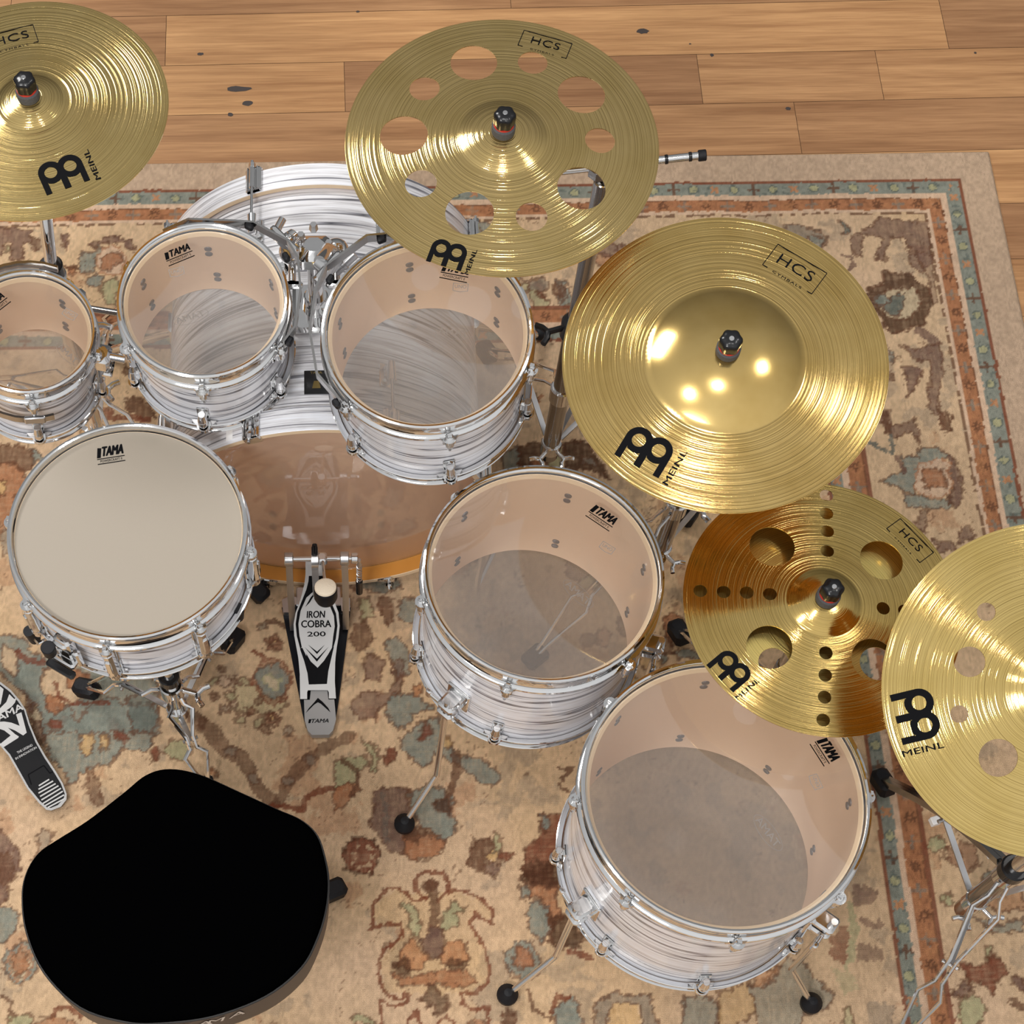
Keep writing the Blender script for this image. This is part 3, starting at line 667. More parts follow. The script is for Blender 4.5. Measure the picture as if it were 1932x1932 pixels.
    P('dark', 'k', [(300, 1330), (500, 1260), (760, 1250), (790, 1600), (320, 1650)]); P('teal', 'k', [(60, 1450), (200, 1340), (310, 1300), (310, 1650), (40, 1700)]); P('sage', 'k', [(780, 1290), (940, 1270), (975, 1480), (960, 1650), (770, 1650)]); P('dark', 'k', [(970, 1260), (1330, 1210), (1520, 1480), (1750, 1800), (1400, 1700), (1000, 1650)]); P('rust', 'k', [(500, 1500), (720, 1500), (730, 1600), (500, 1620)]); P('grey', 'k', [(1250, 1480), (1450, 1500), (1480, 1620), (1260, 1600)])
    L('rust', 'k', [(500, 650), (590, 640), (600, 560), (660, 530)], .004); P('sage', 'k', [(500, 480), (570, 470), (580, 620), (510, 620)], a=.6)
    P('rust', 'q', [(880, 370), (1000, 350), (1080, 300), (1240, 380), (1300, 700), (1000, 760), (900, 560)]); P('teal', 'q', [(1080, 850), (1300, 800), (1420, 900), (1380, 980), (1100, 950)]); P('teal', 'q', [(820, 930), (930, 900), (980, 1000), (900, 1080), (820, 1040)]); L('brown', 'q', [(740, 760), (900, 780), (920, 900), (1080, 900)], .004); P('brown', 'q', [(620, 700), (740, 700), (730, 830), (620, 830)], a=.7)
    # ---- main border, right side
    P('purp', 'd', [(960, 1335), (1050, 1310), (1130, 1240), (1395, 1250), (1400, 1480), (1345, 1540), (1290, 1490), (1270, 1340), (1170, 1360), (1140, 1480), (1100, 1475), (1120, 1350), (1030, 1330), (1025, 1440), (980, 1430)], a=.8); P('dteal', 'd', [(885, 1255), (925, 1270), (925, 1335), (895, 1325)]); P('grey', 'd', [(560, 1270), (640, 1270), (740, 1300), (815, 1350), (800, 1400), (730, 1360), (600, 1330)]); P('teal', 'd', [(700, 1330), (800, 1360), (790, 1410), (720, 1390)], a=.6)
    P('dark', 'd', [(1040, 1640), (1130, 1600), (1140, 1530), (1220, 1560), (1290, 1540), (1320, 1590), (1390, 1640), (1410, 1740), (1370, 1850), (1290, 1860), (1200, 1890), (1130, 1850), (1100, 1780), (1030, 1720)]); E('cream', 'd', (1235, 1715), 120, 92, 'brown'); P('dteal', 'd', [(1160, 1700), (1200, 1660), (1265, 1650), (1250, 1720), (1210, 1790), (1140, 1750)]); E('teal', 'd', (1120, 1700), 50, 28)
    L('purp', 'd', [(900, 1440), (960, 1450), (970, 1500), (930, 1530)], .004); P('purp', 'd', [(1300, 1420), (1400, 1440), (1440, 1700), (1400, 1720), (1380, 1560)], a=.5); L('purp', 'd', [(1340, 1880), (1420, 1932)], .01)
    P('purp', 'e', [(1240, 20), (1300, 60), (1370, 30), (1450, 0), (1470, 200), (1440, 420), (1390, 380), (1400, 120), (1330, 100), (1270, 70)], a=.8); P('purp', 'e', [(1235, 130), (1350, 150), (1350, 230), (1290, 310), (1260, 190)]); P('brown', 'e', [(1450, 390), (1530, 430), (1540, 510), (1470, 490)]); P('teal', 'e', [(1170, 40), (1200, 50), (1200, 110), (1165, 100)]); P('brown', 'e', [(1150, 180), (1200, 190), (1190, 230), (1140, 220)], a=.7)
    P('purp', 'e', [(1100, 410), (1170, 400), (1200, 470), (1320, 450), (1350, 590), (1290, 530), (1190, 530), (1120, 480)], a=.8); L('dteal', 'e', [(1180, 500), (1190, 640), (1060, 570)], .004); P('brown', 'e', [(1120, 410), (1160, 410), (1180, 500), (1140, 500)])
    P('teal', 'e', [(1115, 785), (1250, 735), (1235, 655), (1320, 665), (1350, 605), (1470, 600), (1500, 660), (1420, 690), (1340, 750), (1310, 820), (1330, 870), (1240, 830)]); P('teal', 'e', [(1250, 850), (1330, 870), (1400, 900), (1490, 885), (1520, 945), (1390, 960), (1270, 935)]); P('purp', 'e', [(1480, 625), (1560, 700), (1595, 850), (1540, 945), (1490, 900), (1530, 800), (1500, 690)]); E('pink', 'e', (1420, 780), 106, 108, 'rust'); P('rust', 'e', [(1350, 730), (1440, 700), (1500, 745), (1485, 830), (1380, 840)])
    L('purp', 'e', [(1250, 740), (1210, 650)], .004); P('purp', 'e', [(1340, 980), (1400, 970), (1380, 1080), (1320, 1050)], a=.6); P('purp', 'e', [(1560, 1055), (1640, 1050), (1650, 1110), (1570, 1130)], a=.8); P('purp', 'e', [(1420, 1130), (1520, 1125), (1560, 1180), (1450, 1195)], a=.8)
    # bottom of the right border
    P('sage', 'c', [(1385, 880), (1450, 860), (1490, 940), (1440, 970), (1395, 930)]); P('maroon', 'c', [(1490, 930), (1560, 960), (1600, 1060), (1540, 1040), (1500, 1000)], a=.6); P('teal', 'c', [(1700, 1100), (1800, 1050), (1860, 1100), (1800, 1200), (1720, 1180)], a=.8); P('teal', 'c', [(1620, 1300), (1760, 1360), (1932, 1350), (1932, 1420), (1740, 1400)], a=.7)
    P('sage', 'c', [(1720, 1490), (1760, 1500), (1750, 1580), (1720, 1560)]); P('maroon', 'c', [(1570, 1610), (1720, 1600), (1740, 1540), (1790, 1540), (1850, 1640), (1780, 1700), (1740, 1760), (1700, 1690), (1640, 1720)]); P('purp', 'c', [(1500, 1780), (1600, 1700), (1660, 1730), (1580, 1800)]); P('sage', 'c', [(1580, 1800), (1660, 1760), (1720, 1850), (1640, 1980), (1580, 1960)]); P('purp', 'c', [(1880, 1660), (1960, 1680), (1960, 1760), (1900, 1740)]); P('orange', 'c', [(1700, 1180), (1932, 1160), (1932, 1300), (1740, 1290)], a=.6); L('brown', 'c', [(1860, 1800), (1930, 1850)], .005)
    P('maroon', 'c', [(1560, 900), (1660, 930), (1680, 1050), (1600, 1080)], a=.55); P('sage', 'c', [(1480, 1190), (1530, 1180), (1540, 1240), (1490, 1250)])
    # ---- main border, top side
    P('purp', 'f', [(-60, 60), (120, 70), (380, 100), (390, 240), (290, 280), (270, 460), (150, 470), (130, 260), (60, 250), (20, 400), (-60, 380)], a=.85); P('brown', 'f', [(400, 170), (480, 180), (500, 300), (430, 350), (400, 300)], a=.75); P('purp', 'f', [(760, 120), (835, 120), (830, 290), (780, 290)]); P('sage', 'f', [(60, 300), (140, 300), (130, 380), (70, 400)])
    P('teal', 'f', [(1010, 330), (1120, 340), (1180, 270), (1240, 300), (1140, 400), (1130, 520), (1140, 600), (1000, 640)]); P('purp', 'f', [(1060, 250), (1200, 200), (1390, 150), (1560, 200), (1660, 300), (1600, 330), (1460, 240), (1280, 240), (1120, 290)]); E('pink', 'f', (1340, 460), 185, 190, 'rust'); P('rust', 'f', [(1240, 400), (1340, 350), (1480, 380), (1480, 500), (1330, 600), (1220, 580), (1260, 480)])
    P('teal', 'f', [(1060, 680), (1180, 620), (1240, 700), (1200, 780), (1080, 800)]); P('sage', 'f', [(1240, 720), (1420, 670), (1420, 1040), (1300, 1020), (1220, 860)]); P('rust', 'f', [(850, 550), (940, 545), (950, 640), (860, 650)]); L('brown', 'f', [(760, 540), (840, 560), (960, 560)], .004)
    P('brown', 'p', [(560, 420), (640, 430), (660, 500), (580, 520)], a=.6); P('teal', 'p', [(900, 420), (960, 430), (950, 470), (890, 460)]); P('rust', 'p', [(850, 395), (900, 400), (890, 440), (845, 430)], a=.6)
    rb = random.Random(21)
    for k in range(34):
        u = 640 + rb.random() * 560; v = 415 + rb.random() * 150
        E(rb.choice(['teal', 'purp', 'sage', 'rust', 'brown', 'grey']), 'p', (u, v), 5 + rb.random() * 16, 5 + rb.random() * 12, a=.7, seed=k)
    for k in range(46):
        u = 1090 + rb.random() * 560; v = 1000 + rb.random() * 420
        E(rb.choice(['teal', 'purp', 'sage', 'rust', 'brown', 'dark', 'gold']), 'p', (u, v), 6 + rb.random() * 20, 6 + rb.random() * 20, a=.6, seed=k + 50)
    for k in range(70):
        u = -200 + rb.random() * 2300; v = 1940 + rb.random() * 500
        E(rb.choice(['teal', 'purp', 'sage', 'rust', 'brown', 'gold']), 'p', (u, v), 10 + rb.random() * 40, 10 + rb.random() * 34, a=.7, seed=k + 99)
    for k in range(50):
        u = 80 + rb.random() * 760; v = 640 + rb.random() * 460
        E(rb.choice(['teal', 'purp', 'sage', 'rust', 'brown', 'gold']), 'p', (u, v), 6 + rb.random() * 22, 6 + rb.random() * 22, a=.6, seed=k + 199)
    # ---- border bands (distance from the two visible rug edges)
    bx = X + (fbm(X * 7, Y * 7, 61) - .5) * .010 + (vn(X * 150, Y * 150, 66) - .5) * .003
    by = Y + (fbm(X * 7 + 9, Y * 7, 71) - .5) * .010 + (vn(X * 150, Y * 150, 76) - .5) * .003
    dr = RUG_R - bx; dt = RUG_T - by
    d = np.minimum(dr, dt); s = np.where(dr < dt, by, bx)
    di = np.minimum(dr, dt / 1.05); si = np.where(dr < dt / 1.05, by, bx)
    def band(m, col, a=1.0):
        aa = (m * a)[..., None]; C[:] = C * (1 - aa) + PAL[col] * aa
    def B(dd, a0, a1): return ((dd >= a0) & (dd < a1)).astype(float)
    def bluestripe(dd, ss, a0, a1):
        band(B(dd, a0, a1), 'teal', .95)
        w = (a1 - a0); cc = (a0 + a1) / 2; t = (ss % .17)
        q = np.abs(t - .02)
        band(B(dd, a0, a1) * ((q < .003) | ((np.abs(dd - cc) < .003) & (q < .013))), 'brown', .85)
        q = np.hypot(t - .105, dd - cc); band(((q < .011) & (np.abs(np.abs(t - .105) - np.abs(dd - cc)) < .0045)) | ((q < .004)), 'orange', .9)
        for z in (.062, .148):
            q = np.hypot(t - z, dd - cc); band((q < .0085) & (dd > a0), 'sage', .9); band((q > .0085) & (q < .011), 'dteal', .8)
        nn = vn(ss * 120, dd * 120, 5); band(B(dd, a0, a1) * (nn > .82), 'dteal', .6)
    def ruststripe(dd, ss, a0, a1):
        band(B(dd, a0, a1), 'rust', .95)
        cc = (a0 + a1) / 2; t = ss % .09
        q = np.hypot(t - .045, dd - cc); an = np.arctan2(dd - cc, t - .045)
        band((q < .0095 + .003 * np.cos(an * 8)) & (q > .003), 'brown', .8)
        q = np.abs(t - .0); q = np.minimum(t, .09 - t)
        band(B(dd, cc - .002, cc + .004) * (q < .014), 'grey', .8); band(B(dd, a0, a1) * (q < .0025), 'grey', .7)
        nn = vn(ss * 90, dd * 120, 15); band(B(dd, a0, a1) * (nn > .7), 'orange', .5); band(B(dd, a0, a1) * (nn < .2), 'brown', .45)
        band(B(dd, a0, a0 + .0022), 'brown', .7)
    band(B(d, -1, .075), 'edge', .92)
    band(B(d, .075, .0815), 'maroon', .9)
    bluestripe(d, s, .0815, .112)
    band(B(d, .112, .124), 'pink', .9)
    ruststripe(d, s, .124, .153)
    band(B(d, .153, .1605), 'pink', .9)
    band(B(d, .1605, .1665) * (vn(s * 110, d * 0, 8) > .3), 'brown', .8)
    band(B(di, .366, .374), 'maroon', .85)
    ruststripe(di, si, .374, .408)
    band(B(di, .408, .420), 'pink', .9)
    bluestripe(di, si, .420, .444)
    band(B(di, .444, .451), 'maroon', .85)
    # knots: every tuft a little different
    C *= (.80 + .34 * speck)[..., None]
    C *= (.90 + .20 * fbm(X * 2.2, Y * 2.2, 211, 3))[..., None]
    C *= (.93 + .14 * fbm(X * 60, Y * 60, 91, 2))[..., None]
    C = np.clip(C, 0, 1)
    edge = np.minimum(np.minimum(RUG_R - X, RUG_T - Y), np.minimum(X - RUG_L, Y - RUG_B))
    Z = np.where(edge < .004, .0015, .009)
    V = np.stack([X, Y, Z], -1).reshape(-1, 3)
    i = np.arange(nx - 1); j = np.arange(ny - 1)
    I, J = np.meshgrid(i, j); a = J * nx + I
    F = np.stack([a, a + 1, a + nx + 1, a + nx], -1).reshape(-1, 4)
    me = bpy.data.meshes.new('rug')
    me.vertices.add(len(V)); me.vertices.foreach_set('co', V.ravel().astype(np.float32))
    nf = len(F)
    me.loops.add(nf * 4); me.loops.foreach_set('vertex_index', F.ravel().astype(np.int32))
    me.polygons.add(nf); me.polygons.foreach_set('loop_start', np.arange(0, nf * 4, 4, dtype=np.int32))
    me.update(calc_edges=True)
    ca = me.color_attributes.new('weave', 'FLOAT_COLOR', 'POINT')
    ca.data.foreach_set('color', np.concatenate([C.reshape(-1, 3), np.ones((nx * ny, 1))], 1).ravel().astype(np.float32))
    m = mat('wool_pile', (.5, .4, .3), .95, 0, 0, .1)
    b = m.node_tree.nodes['Principled BSDF']
    vc = nd(m, 'ShaderNodeVertexColor', layer_name='weave'); tc = nd(m, 'ShaderNodeTexCoord')
    w1 = nd(m, 'ShaderNodeTexWave', bands_direction='Y'); w1.inputs['Scale'].default_value = 150; w1.inputs['Distortion'].default_value = 2.5; w1.inputs['Detail'].default_value = 2; w1.inputs['Detail Scale'].default_value = 3
    w2 = nd(m, 'ShaderNodeTexWave', bands_direction='X'); w2.inputs['Scale'].default_value = 150; w2.inputs['Distortion'].default_value = 2.5; w2.inputs['Detail'].default_value = 2; w2.inputs['Detail Scale'].default_value = 3
    lk(m, tc.outputs['Object'], w1.inputs['Vector']); lk(m, tc.outputs['Object'], w2.inputs['Vector'])
    mm = nd(m, 'ShaderNodeMath', operation='MULTIPLY'); lk(m, w1.outputs['Fac'], mm.inputs[0]); lk(m, w2.outputs['Fac'], mm.inputs[1])
    rp = nd(m, 'ShaderNodeValToRGB'); rp.color_ramp.elements[0].color = (.86, .85, .84, 1); rp.color_ramp.elements[0].position = .0; rp.color_ramp.elements[1].position = .45; rp.color_ramp.elements[1].color = (1.06, 1.06, 1.06, 1)
    lk(m, mm.outputs[0], rp.inputs[0])
    mu = nd(m, 'ShaderNodeMixRGB', blend_type='MULTIPLY'); mu.inputs[0].default_value = 1; lk(m, vc.outputs[0], mu.inputs[1]); lk(m, rp.outputs[0], mu.inputs[2])
    lk(m, mu.outputs[0], b.inputs['Base Color'])
    bp = nd(m, 'ShaderNodeBump'); bp.inputs['Distance'].default_value = .0008; lk(m, mm.outputs[0], bp.inputs['Height']); lk(m, bp.outputs[0], b.inputs['Normal'])
    me.materials.append(m)
    o = bpy.data.objects.new('rug', me); COL.objects.link(o)
    tag(o, 'large tan oriental rug with teal, rust and brown motifs on the plank floor', 'rug')
make_rug()

# ------------------------------------------------------------------ lettering and marks
def mark_layer(name, ink, parent, zf=lambda x, y: 0.0):
    mb = MB(); mb.zf = zf; mb.info = (name, ink, parent); return mb
def put_text(mb, body, c, xd, size, bold=0, sx=1, shear=0, space=1, mirror=False, zf=None, fit=None):
    """c: centre (x,y); xd: reading direction (x,y); size: cap height"""
    vs, fs = text_mesh(body, size / .70, bold, sx, shear, space)
    if fit:
        k = fit / (max(p[0] for p in vs) - min(p[0] for p in vs)); vs = [(p[0] * k, p[1]) for p in vs]
    l = math.hypot(*xd); ux, uy = xd[0] / l, xd[1] / l
    s = -1 if mirror else 1; z0 = zf or (lambda x, y: 0)
    T = lambda x, y: (c[0] + s * x * ux - y * uy, c[1] + s * x * uy + y * ux)
    B = max(bold, 0) * size / .70
    for k, (dx, dy) in enumerate(((0, 0), (B * 1.4, 0), (-B * 1.4, 0), (0, B), (0, -B)) if bold > 0 else ((0, 0),)):   # heavier strokes: the letters laid over themselves
        place2d(mb, [(x + dx, y + dy) for x, y in vs], fs, T, lambda x, y, k=k: z0(x, y) + k * 3e-5)
def inpoly(p, L):
    c = False; j = len(L) - 1
    for i in range(len(L)):
        if (L[i][1] > p[1]) != (L[j][1] > p[1]) and p[0] < (L[j][0] - L[i][0]) * (p[1] - L[i][1]) / (L[j][1] - L[i][1]) + L[i][0]: c = not c
        j = i
    return c
def put_fine(mb, poly, holes, T, zf, step):
    loops = [list(poly)] + [list(h) for h in holes]; pts = []; ed = []
    for L_ in loops:
        q = []
        for i in range(len(L_)):
            a, b_ = L_[i], L_[(i + 1) % len(L_)]; k = max(1, int(math.hypot(b_[0] - a[0], b_[1] - a[1]) / step))
            q += [(a[0] + (b_[0] - a[0]) * t / k, a[1] + (b_[1] - a[1]) * t / k) for t in range(k)]
        n0 = len(pts); pts += q; ed += [(n0 + i, n0 + (i + 1) % len(q)) for i in range(len(q))]
    xs_ = [p[0] for p in poly]; ys_ = [p[1] for p in poly]
    X = min(xs_)
    while X < max(xs_):
        Y = min(ys_)
        while Y < max(ys_):
            if inpoly((X, Y), loops[0]) and not any(inpoly((X, Y), h) for h in loops[1:]): pts.append((X, Y))
            Y += step
        X += step
    V, E_, F, *_ = delaunay_2d_cdt([Vector(p) for p in pts], ed, [], 0, 1e-6)
    fs = []
    for f in F:
        c = (sum(V[i].x for i in f) / len(f), sum(V[i].y for i in f) / len(f))
        if inpoly(c, loops[0]) and not any(inpoly(c, h) for h in loops[1:]): fs.append(tuple(f))
    place2d(mb, [(p.x, p.y) for p in V], fs, T, zf)
def put_poly(mb, poly, holes=(), T=lambda x, y: (x, y), zf=lambda x, y: 0):
    vs, fs = tri_poly(poly, holes)
    place2d(mb, vs, fs, T, zf)
def stroke(p, q, w):
    dx, dy = q[0] - p[0], q[1] - p[1]; l = math.hypot(dx, dy) or 1; nx, ny = -dy / l * w / 2, dx / l * w / 2
    return [(p[0] + nx, p[1] + ny), (p[0] - nx, p[1] - ny), (q[0] - nx, q[1] - ny), (q[0] + nx, q[1] + ny)]

# ------------------------------------------------------------------ drums
def hoop_mesh(mb, R, up, nl, phi0, ears=True):
    """triple flanged hoop; up=+1: rim towards +z, starts at z=0 (rim top) and goes down"""
    s = up
    prof = [(R + .0012, 0), (R + .0018, .0012), (R + .0045, .0022), (R + .0078, .0012), (R + .0082, -.0008), (R + .0068, -.0018), (R + .0046, -.0016), (R + .0040, -.012),
            (R + .0044, -.026), (R + .0060, -.0285), (R + .0105, -.0300), (R + .0120, -.0312), (R + .0124, -.0350), (R + .0108, -.0356), (R + .0100, -.0335), (R + .0050, -.0315), (R + .0022, -.029), (R + .0016, -.012)]
    mb.lathe([(r, z * s) for r, z in (prof if s > 0 else prof)], 96, None, closed=True)
    if s < 0:
        pass
    for k in range(nl):
        a = math.radians(phi0 + 360 * k / nl)
        M = Matrix.Rotation(a, 4, 'Z')
        pts = []
        for i in range(13):
            t = math.radians(-90 + 15 * i); pts.append((R + .0135 + .0095 * math.cos(t), .0105 * math.sin(t)))
        pts = [(R + .003, -.020), (R + .0085, -.0165)] + pts + [(R + .0085, .0165), (R + .003, .020)]
        z0, z1 = sorted((-.0372 * s, -.0300 * s))
        mb.prism(pts, z0, z1, M)
def square_head(mb, M, s=1):
    # tension rod: washer, collar and square key head, with the thin rod below
    mb.lathe([(0, 0), (.0072, 0), (.0072, .0016), (0, .0016)], 16, M)
    mb.lathe([(0, .0016), (.0056, .0016), (.0056, .0045), (.0042, .0055), (0, .0055)], 16, M)
    mb.box((0, 0, .0105), (.0062, .0062, .010), None, 0) if False else mb.add(*_box((0, 0, .0100), (.0062, .0062, .010)), M)
def _box(c, s):
    x, y, z = s[0] / 2, s[1] / 2, s[2] / 2
    return ([(c[0] + a * x, c[1] + b * y, c[2] + d * z) for a in (-1, 1) for b in (-1, 1) for d in (-1, 1)], [(0, 1, 3, 2), (4, 6, 7, 5), (0, 4, 5, 1), (2, 3, 7, 6), (0, 2, 6, 4), (1, 5, 7, 3)])

def make_drum(name, label, cat, R, D, c, tilt, nl, phi0, group=None, twist=0.0, tube_lugs=False, coated=False, snare=False, bottom_phase=0.0):
    n = tiltn(*tilt)
    Mt = frame(c, n)
    M0 = Mt @ Matrix.Translation((0, 0, -D))        # local origin on the bottom rim plane
    root = thing(name, label, cat, M0, group)
    root.empty_display_size = .02
    # shell
    mb = MB(); t = .007; zt = D - .012; zb = .012
    mb.lathe([(R, zb + .002), (R, zt - .002)], 128); mb.mi = 1
    mb.lathe([(R - t, zt - .005), (R - t, zb + .005)], 128); mb.mi = 2
    mb.lathe([(R, zt - .002), (R - .001, zt), (R - .003, zt), (R - t, zt - .005)], 128)
    mb.lathe([(R - t, zb + .005), (R - .003, zb), (R - .001, zb), (R, zb + .002)], 128)
    mb.build('shell', [M_SHELL, M_INNER, M_EDGE], root)
    # heads
    mb = MB(); zh = D - .0115
    mb.lathe([(.0001, zh), (R * .5, zh), (R - .002, zh), (R + .0008, zh - .003)], 96)
    bh = mb.build('batter_head', M_COATED if coated else M_FILM, root)
    mb = MB(); mb.lathe([(.0001, .0112), (R * .5, .0112), (R - .002, .0112), (R + .0008, .0142)], 96)
    rh = mb.build('resonant_head', M_FILMB, root)
    mb = MB(Matrix.Translation((0, 0, D))); hoop_mesh(mb, R, 1, nl, phi0); mb.build('batter_hoop', M_CHROME, root)
    mb = MB(); hoop_mesh(mb, R, -1, nl, phi0 + bottom_phase); mb.build('resonant_hoop', M_CHROME, root)
    # lugs and tension rods
    if tube_lugs:
        zc = D / 2; hl = D / 2 - .040
        mb = MB(); w = .011
        mb.box((R + .012, 0, zc), (.020, .017, 2 * hl), None, .005)
        mb.box((R + .0225, 0, zc), (.004, .0085, hl * 1.0), None, .001)
        mb.cyl((R + .013, 0, zc + hl - .001), (R + .013, 0, zc + hl + .008), .0055, n=14); mb.cyl((R + .013, 0, zc - hl + .001), (R + .013, 0, zc - hl - .008), .0055, n=14)
        mb.box((R + .002, 0, zc), (.004, .024, 2 * hl + .006), None, .0015)
        lug = mb.build('lug', M_CHROME, root)
        L0 = [(lug, 0)]
    else:
        mb = MB()
        zc = D - .062
        mb.cyl((R + .0125, 0, zc + .020), (R + .0125, 0, zc + .004), .0062, .0066, 14); mb.cyl((R + .0125, 0, zc + .004), (R + .0115, 0, zc - .016), .0066, .0034, 14)
        mb.box((R + .005, 0, zc), (.012, .010, .022), None, .003); mb.box((R + .0012, 0, zc), (.0026, .017, .034), None, .001)
        lug = mb.build('lug', M_CHROME, root)
        mb = MB(); zc = .062
        mb.cyl((R + .0125, 0, zc - .020), (R + .0125, 0, zc - .004), .0078, .0080, 14); mb.cyl((R + .0125, 0, zc - .004), (R + .0115, 0, zc + .016), .0080, .0060, 14)
        mb.box((R + .005, 0, zc), (.012, .012, .026), None, .003); mb.box((R + .0012, 0, zc), (.0026, .019, .036), None, .001)
        lug2 = mb.build('lug', M_CHROME, root)
    mb = MB()
    for dz in ((.006, -.010)):
        mb.lathe([(0, 0), (.0062, 0), (.0058, .0016), (0, .0022)], 14, Matrix.Translation((R - t - .0002, 0, dz)) @ Matrix.Rotation(-math.pi / 2, 4, 'Y'))
    bolt_me = mb
    mb = MB(); square_head(mb, Matrix.Translation((R + .0135, 0, -.030)))
    mb.cyl((R + .0135, 0, -.060), (R + .0135, 0, -.030), .0026, n=10)
    rod = mb.build('tension_rod', M_CHROME, root)
    mb = MB(); square_head(mb, Matrix.Translation((R + .0135, 0, .030)) @ Matrix.Rotation(math.pi, 4, 'X'))
    mb.cyl((R + .0135, 0, .060), (R + .0135, 0, .030), .0026, n=10)
    rod2 = mb.build('tension_rod', M_CHROME, root)
    first = True
    for k in range(nl):
        a = math.radians(phi0 + 360 * k / nl); a2 = a + math.radians(bottom_phase)
        Rz = Matrix.Rotation(a, 4, 'Z'); Rz2 = Matrix.Rotation(a2, 4, 'Z')
        items = []
        if tube_lugs:
            items.append((lug, Rz, D / 2))
        else:
            items += [(lug, Rz, D - .062), (lug2, Rz2, .062)]
        for src, MM, zc in items:
            if first: o = src; o.matrix_local = MM
            else: o = part_copy(src, root, MM)
            if not coated:
                if first and src is items[0][0]:
                    boltA = bolt_me.build('lug_bolts', M_BOLTGREY, o, M=Matrix.Translation((0, 0, zc))); tag(boltA, 'grey bolt heads inside the shell')
                elif first:
                    b = part_copy(boltA, o, Matrix.Translation((0, 0, zc)))
                else:
                    b = part_copy(boltA, o, Matrix.Translation((0, 0, zc)))
        if first:
            rod.matrix_local = Matrix.Translation((0, 0, D)) @ Rz; rod2.matrix_local = Rz2
        else:
            part_copy(rod, root, Matrix.Translation((0, 0, D)) @ Rz); part_copy(rod2, root, Rz2)
        first = False
    root['R'] = R; root['D'] = D
    return root, M0, bh, rh
def head_local(M0, D, u, v, z):
    Mi = M0.inverted(); c = M0 @ Vector((0, 0, z)); n = (M0.to_3x3() @ Vector((0, 0, 1)))
    p = Mi @ on_plane(u, v, c, n); return (p.x, p.y)
def tama_logo(M0, D, bh, u0, v0, u1, v1, h=.0155):
    """printed maker's mark; (u0,v0)->(u1,v1) runs along the baseline of the big letters"""
    z = D - .0112
    a = Vector(head_local(M0, D, u0, v0, z)); b = Vector(head_local(M0, D, u1, v1, z))
    x = (b - a); w = x.length; x.normalize(); y = Vector((-x.y, x.x)); m = (a + b) / 2
    mb = MB(); zf = lambda X, Y: z
    cc = m + y * (h * .5) + x * w * .06
    put_text(mb, 'TAMA', cc, x, h * .88, .030, w * .86 / (h / .70 * 2.62), .35, 1.0, zf=zf)
    T = lambda X, Y: tuple(m + x * X + y * Y)
    put_poly(mb, [(-w * .5, .0), (-w * .36, 0), (-w * .30, h * .9), (-w * .44, h * .95)], T=T, zf=zf)
    put_poly(mb, [(-w * .5, -.0028), (w * .5, -.0028), (w * .5, -.0012), (-w * .5, -.0012)], T=T, zf=zf)
    put_poly(mb, [(-w * .5, -.0118), (w * .5, -.0118), (w * .5, -.0102), (-w * .5, -.0102)], T=T, zf=zf)
    put_text(mb, 'POWERCRAFT II', m - y * .0066, x, .0042, .005, w * .94 / (.0042 / .70 * 8.6), .0, 1.0, zf=zf)
    o = mb.build('printed_logo', M_BLACKINK, bh, smooth=0); tag(o, 'black printed maker logo')
def seal_logo(M0, D, bh, u, v, xd):
    z = D - .0113
    c = Vector(head_local(M0, D, u, v, z)); mb = MB(); zf = lambda X, Y: z
    x = Vector(xd).normalized(); y = Vector((-x.y, x.x)); T = lambda X, Y: tuple(c + x * X + y * Y)
    o_ = [(-.0115, -.007), (.0, -.009), (.0115, -.007), (.0115, .006), (-.0115, .006)]
    i_ = [(-.0106, -.0063), (.0, -.0082), (.0106, -.0063), (.0106, .0052), (-.0106, .0052)]
    put_poly(mb, o_, [i_], T=T, zf=zf); put_text(mb, 'UNO', c, x, .0055, 0, 1, zf=zf)
    o = mb.build('printed_seal', M_GREYINK, bh, smooth=0); tag(o, 'small faint grey printed seal')
def oval_logo(M0, D, rh, u, v, ang, s=1.0):
    z = .0116
    c = Vector(head_local(M0, D, u, v, z)); mb = MB(); zf = lambda X, Y: z
    x = Vector((math.cos(math.radians(ang)), math.sin(math.radians(ang)))); y = Vector((-x.y, x.x)); T = lambda X, Y: tuple(c + x * X + y * Y)
    el = lambda a, b: [(a * s * math.cos(2 * math.pi * i / 40), b * s * math.sin(2 * math.pi * i / 40)) for i in range(40)]
    put_poly(mb, el(.032, .0125), [el(.0312, .0118)], T=T, zf=zf)
    put_text(mb, 'TAMA', c, x, .0115 * s, .012, 1.15, .2, 1.0, mirror=True, zf=zf)
    o = mb.build('printed_logo', M_GREYINK, rh, smooth=0); tag(o, 'grey mirrored maker logo on the lower head')

snare, SM, sbh, srh = make_drum('snare_drum', 'white streaked snare drum with an opaque coated white head', 'drum', .1778, .165, (-.3449, 1.2317, .6283), (-.2, -1.4), 8, -99, coated=True, tube_lugs=True)
tama_logo(SM, .165, sbh, 183, 865, 235, 857, .019)
t10, M10, b10, r10 = make_drum('rack_tom', 'middle-sized rack tom with clear head and bright white streaks showing through it', 'drum', .1238, .208, (-0.2209, 1.5384, 0.795), (.2, -7.6), 6, -91, 'clear headed toms', bottom_phase=-4)
tama_logo(M10, .208, b10, 313, 491, 362, 471, .013); seal_logo(M10, .208, b10, 333, 512, (1, .25)); oval_logo(M10, .208, r10, 360, 598, 18, .95)
t12, M12, b12, r12 = make_drum('rack_tom', 'largest rack tom, its top edge hidden by the holed crash cymbal', 'drum', .1494, .228, (0.1171, 1.444, 0.8429), (-3.5, -7.6), 6, -80, 'clear headed toms')
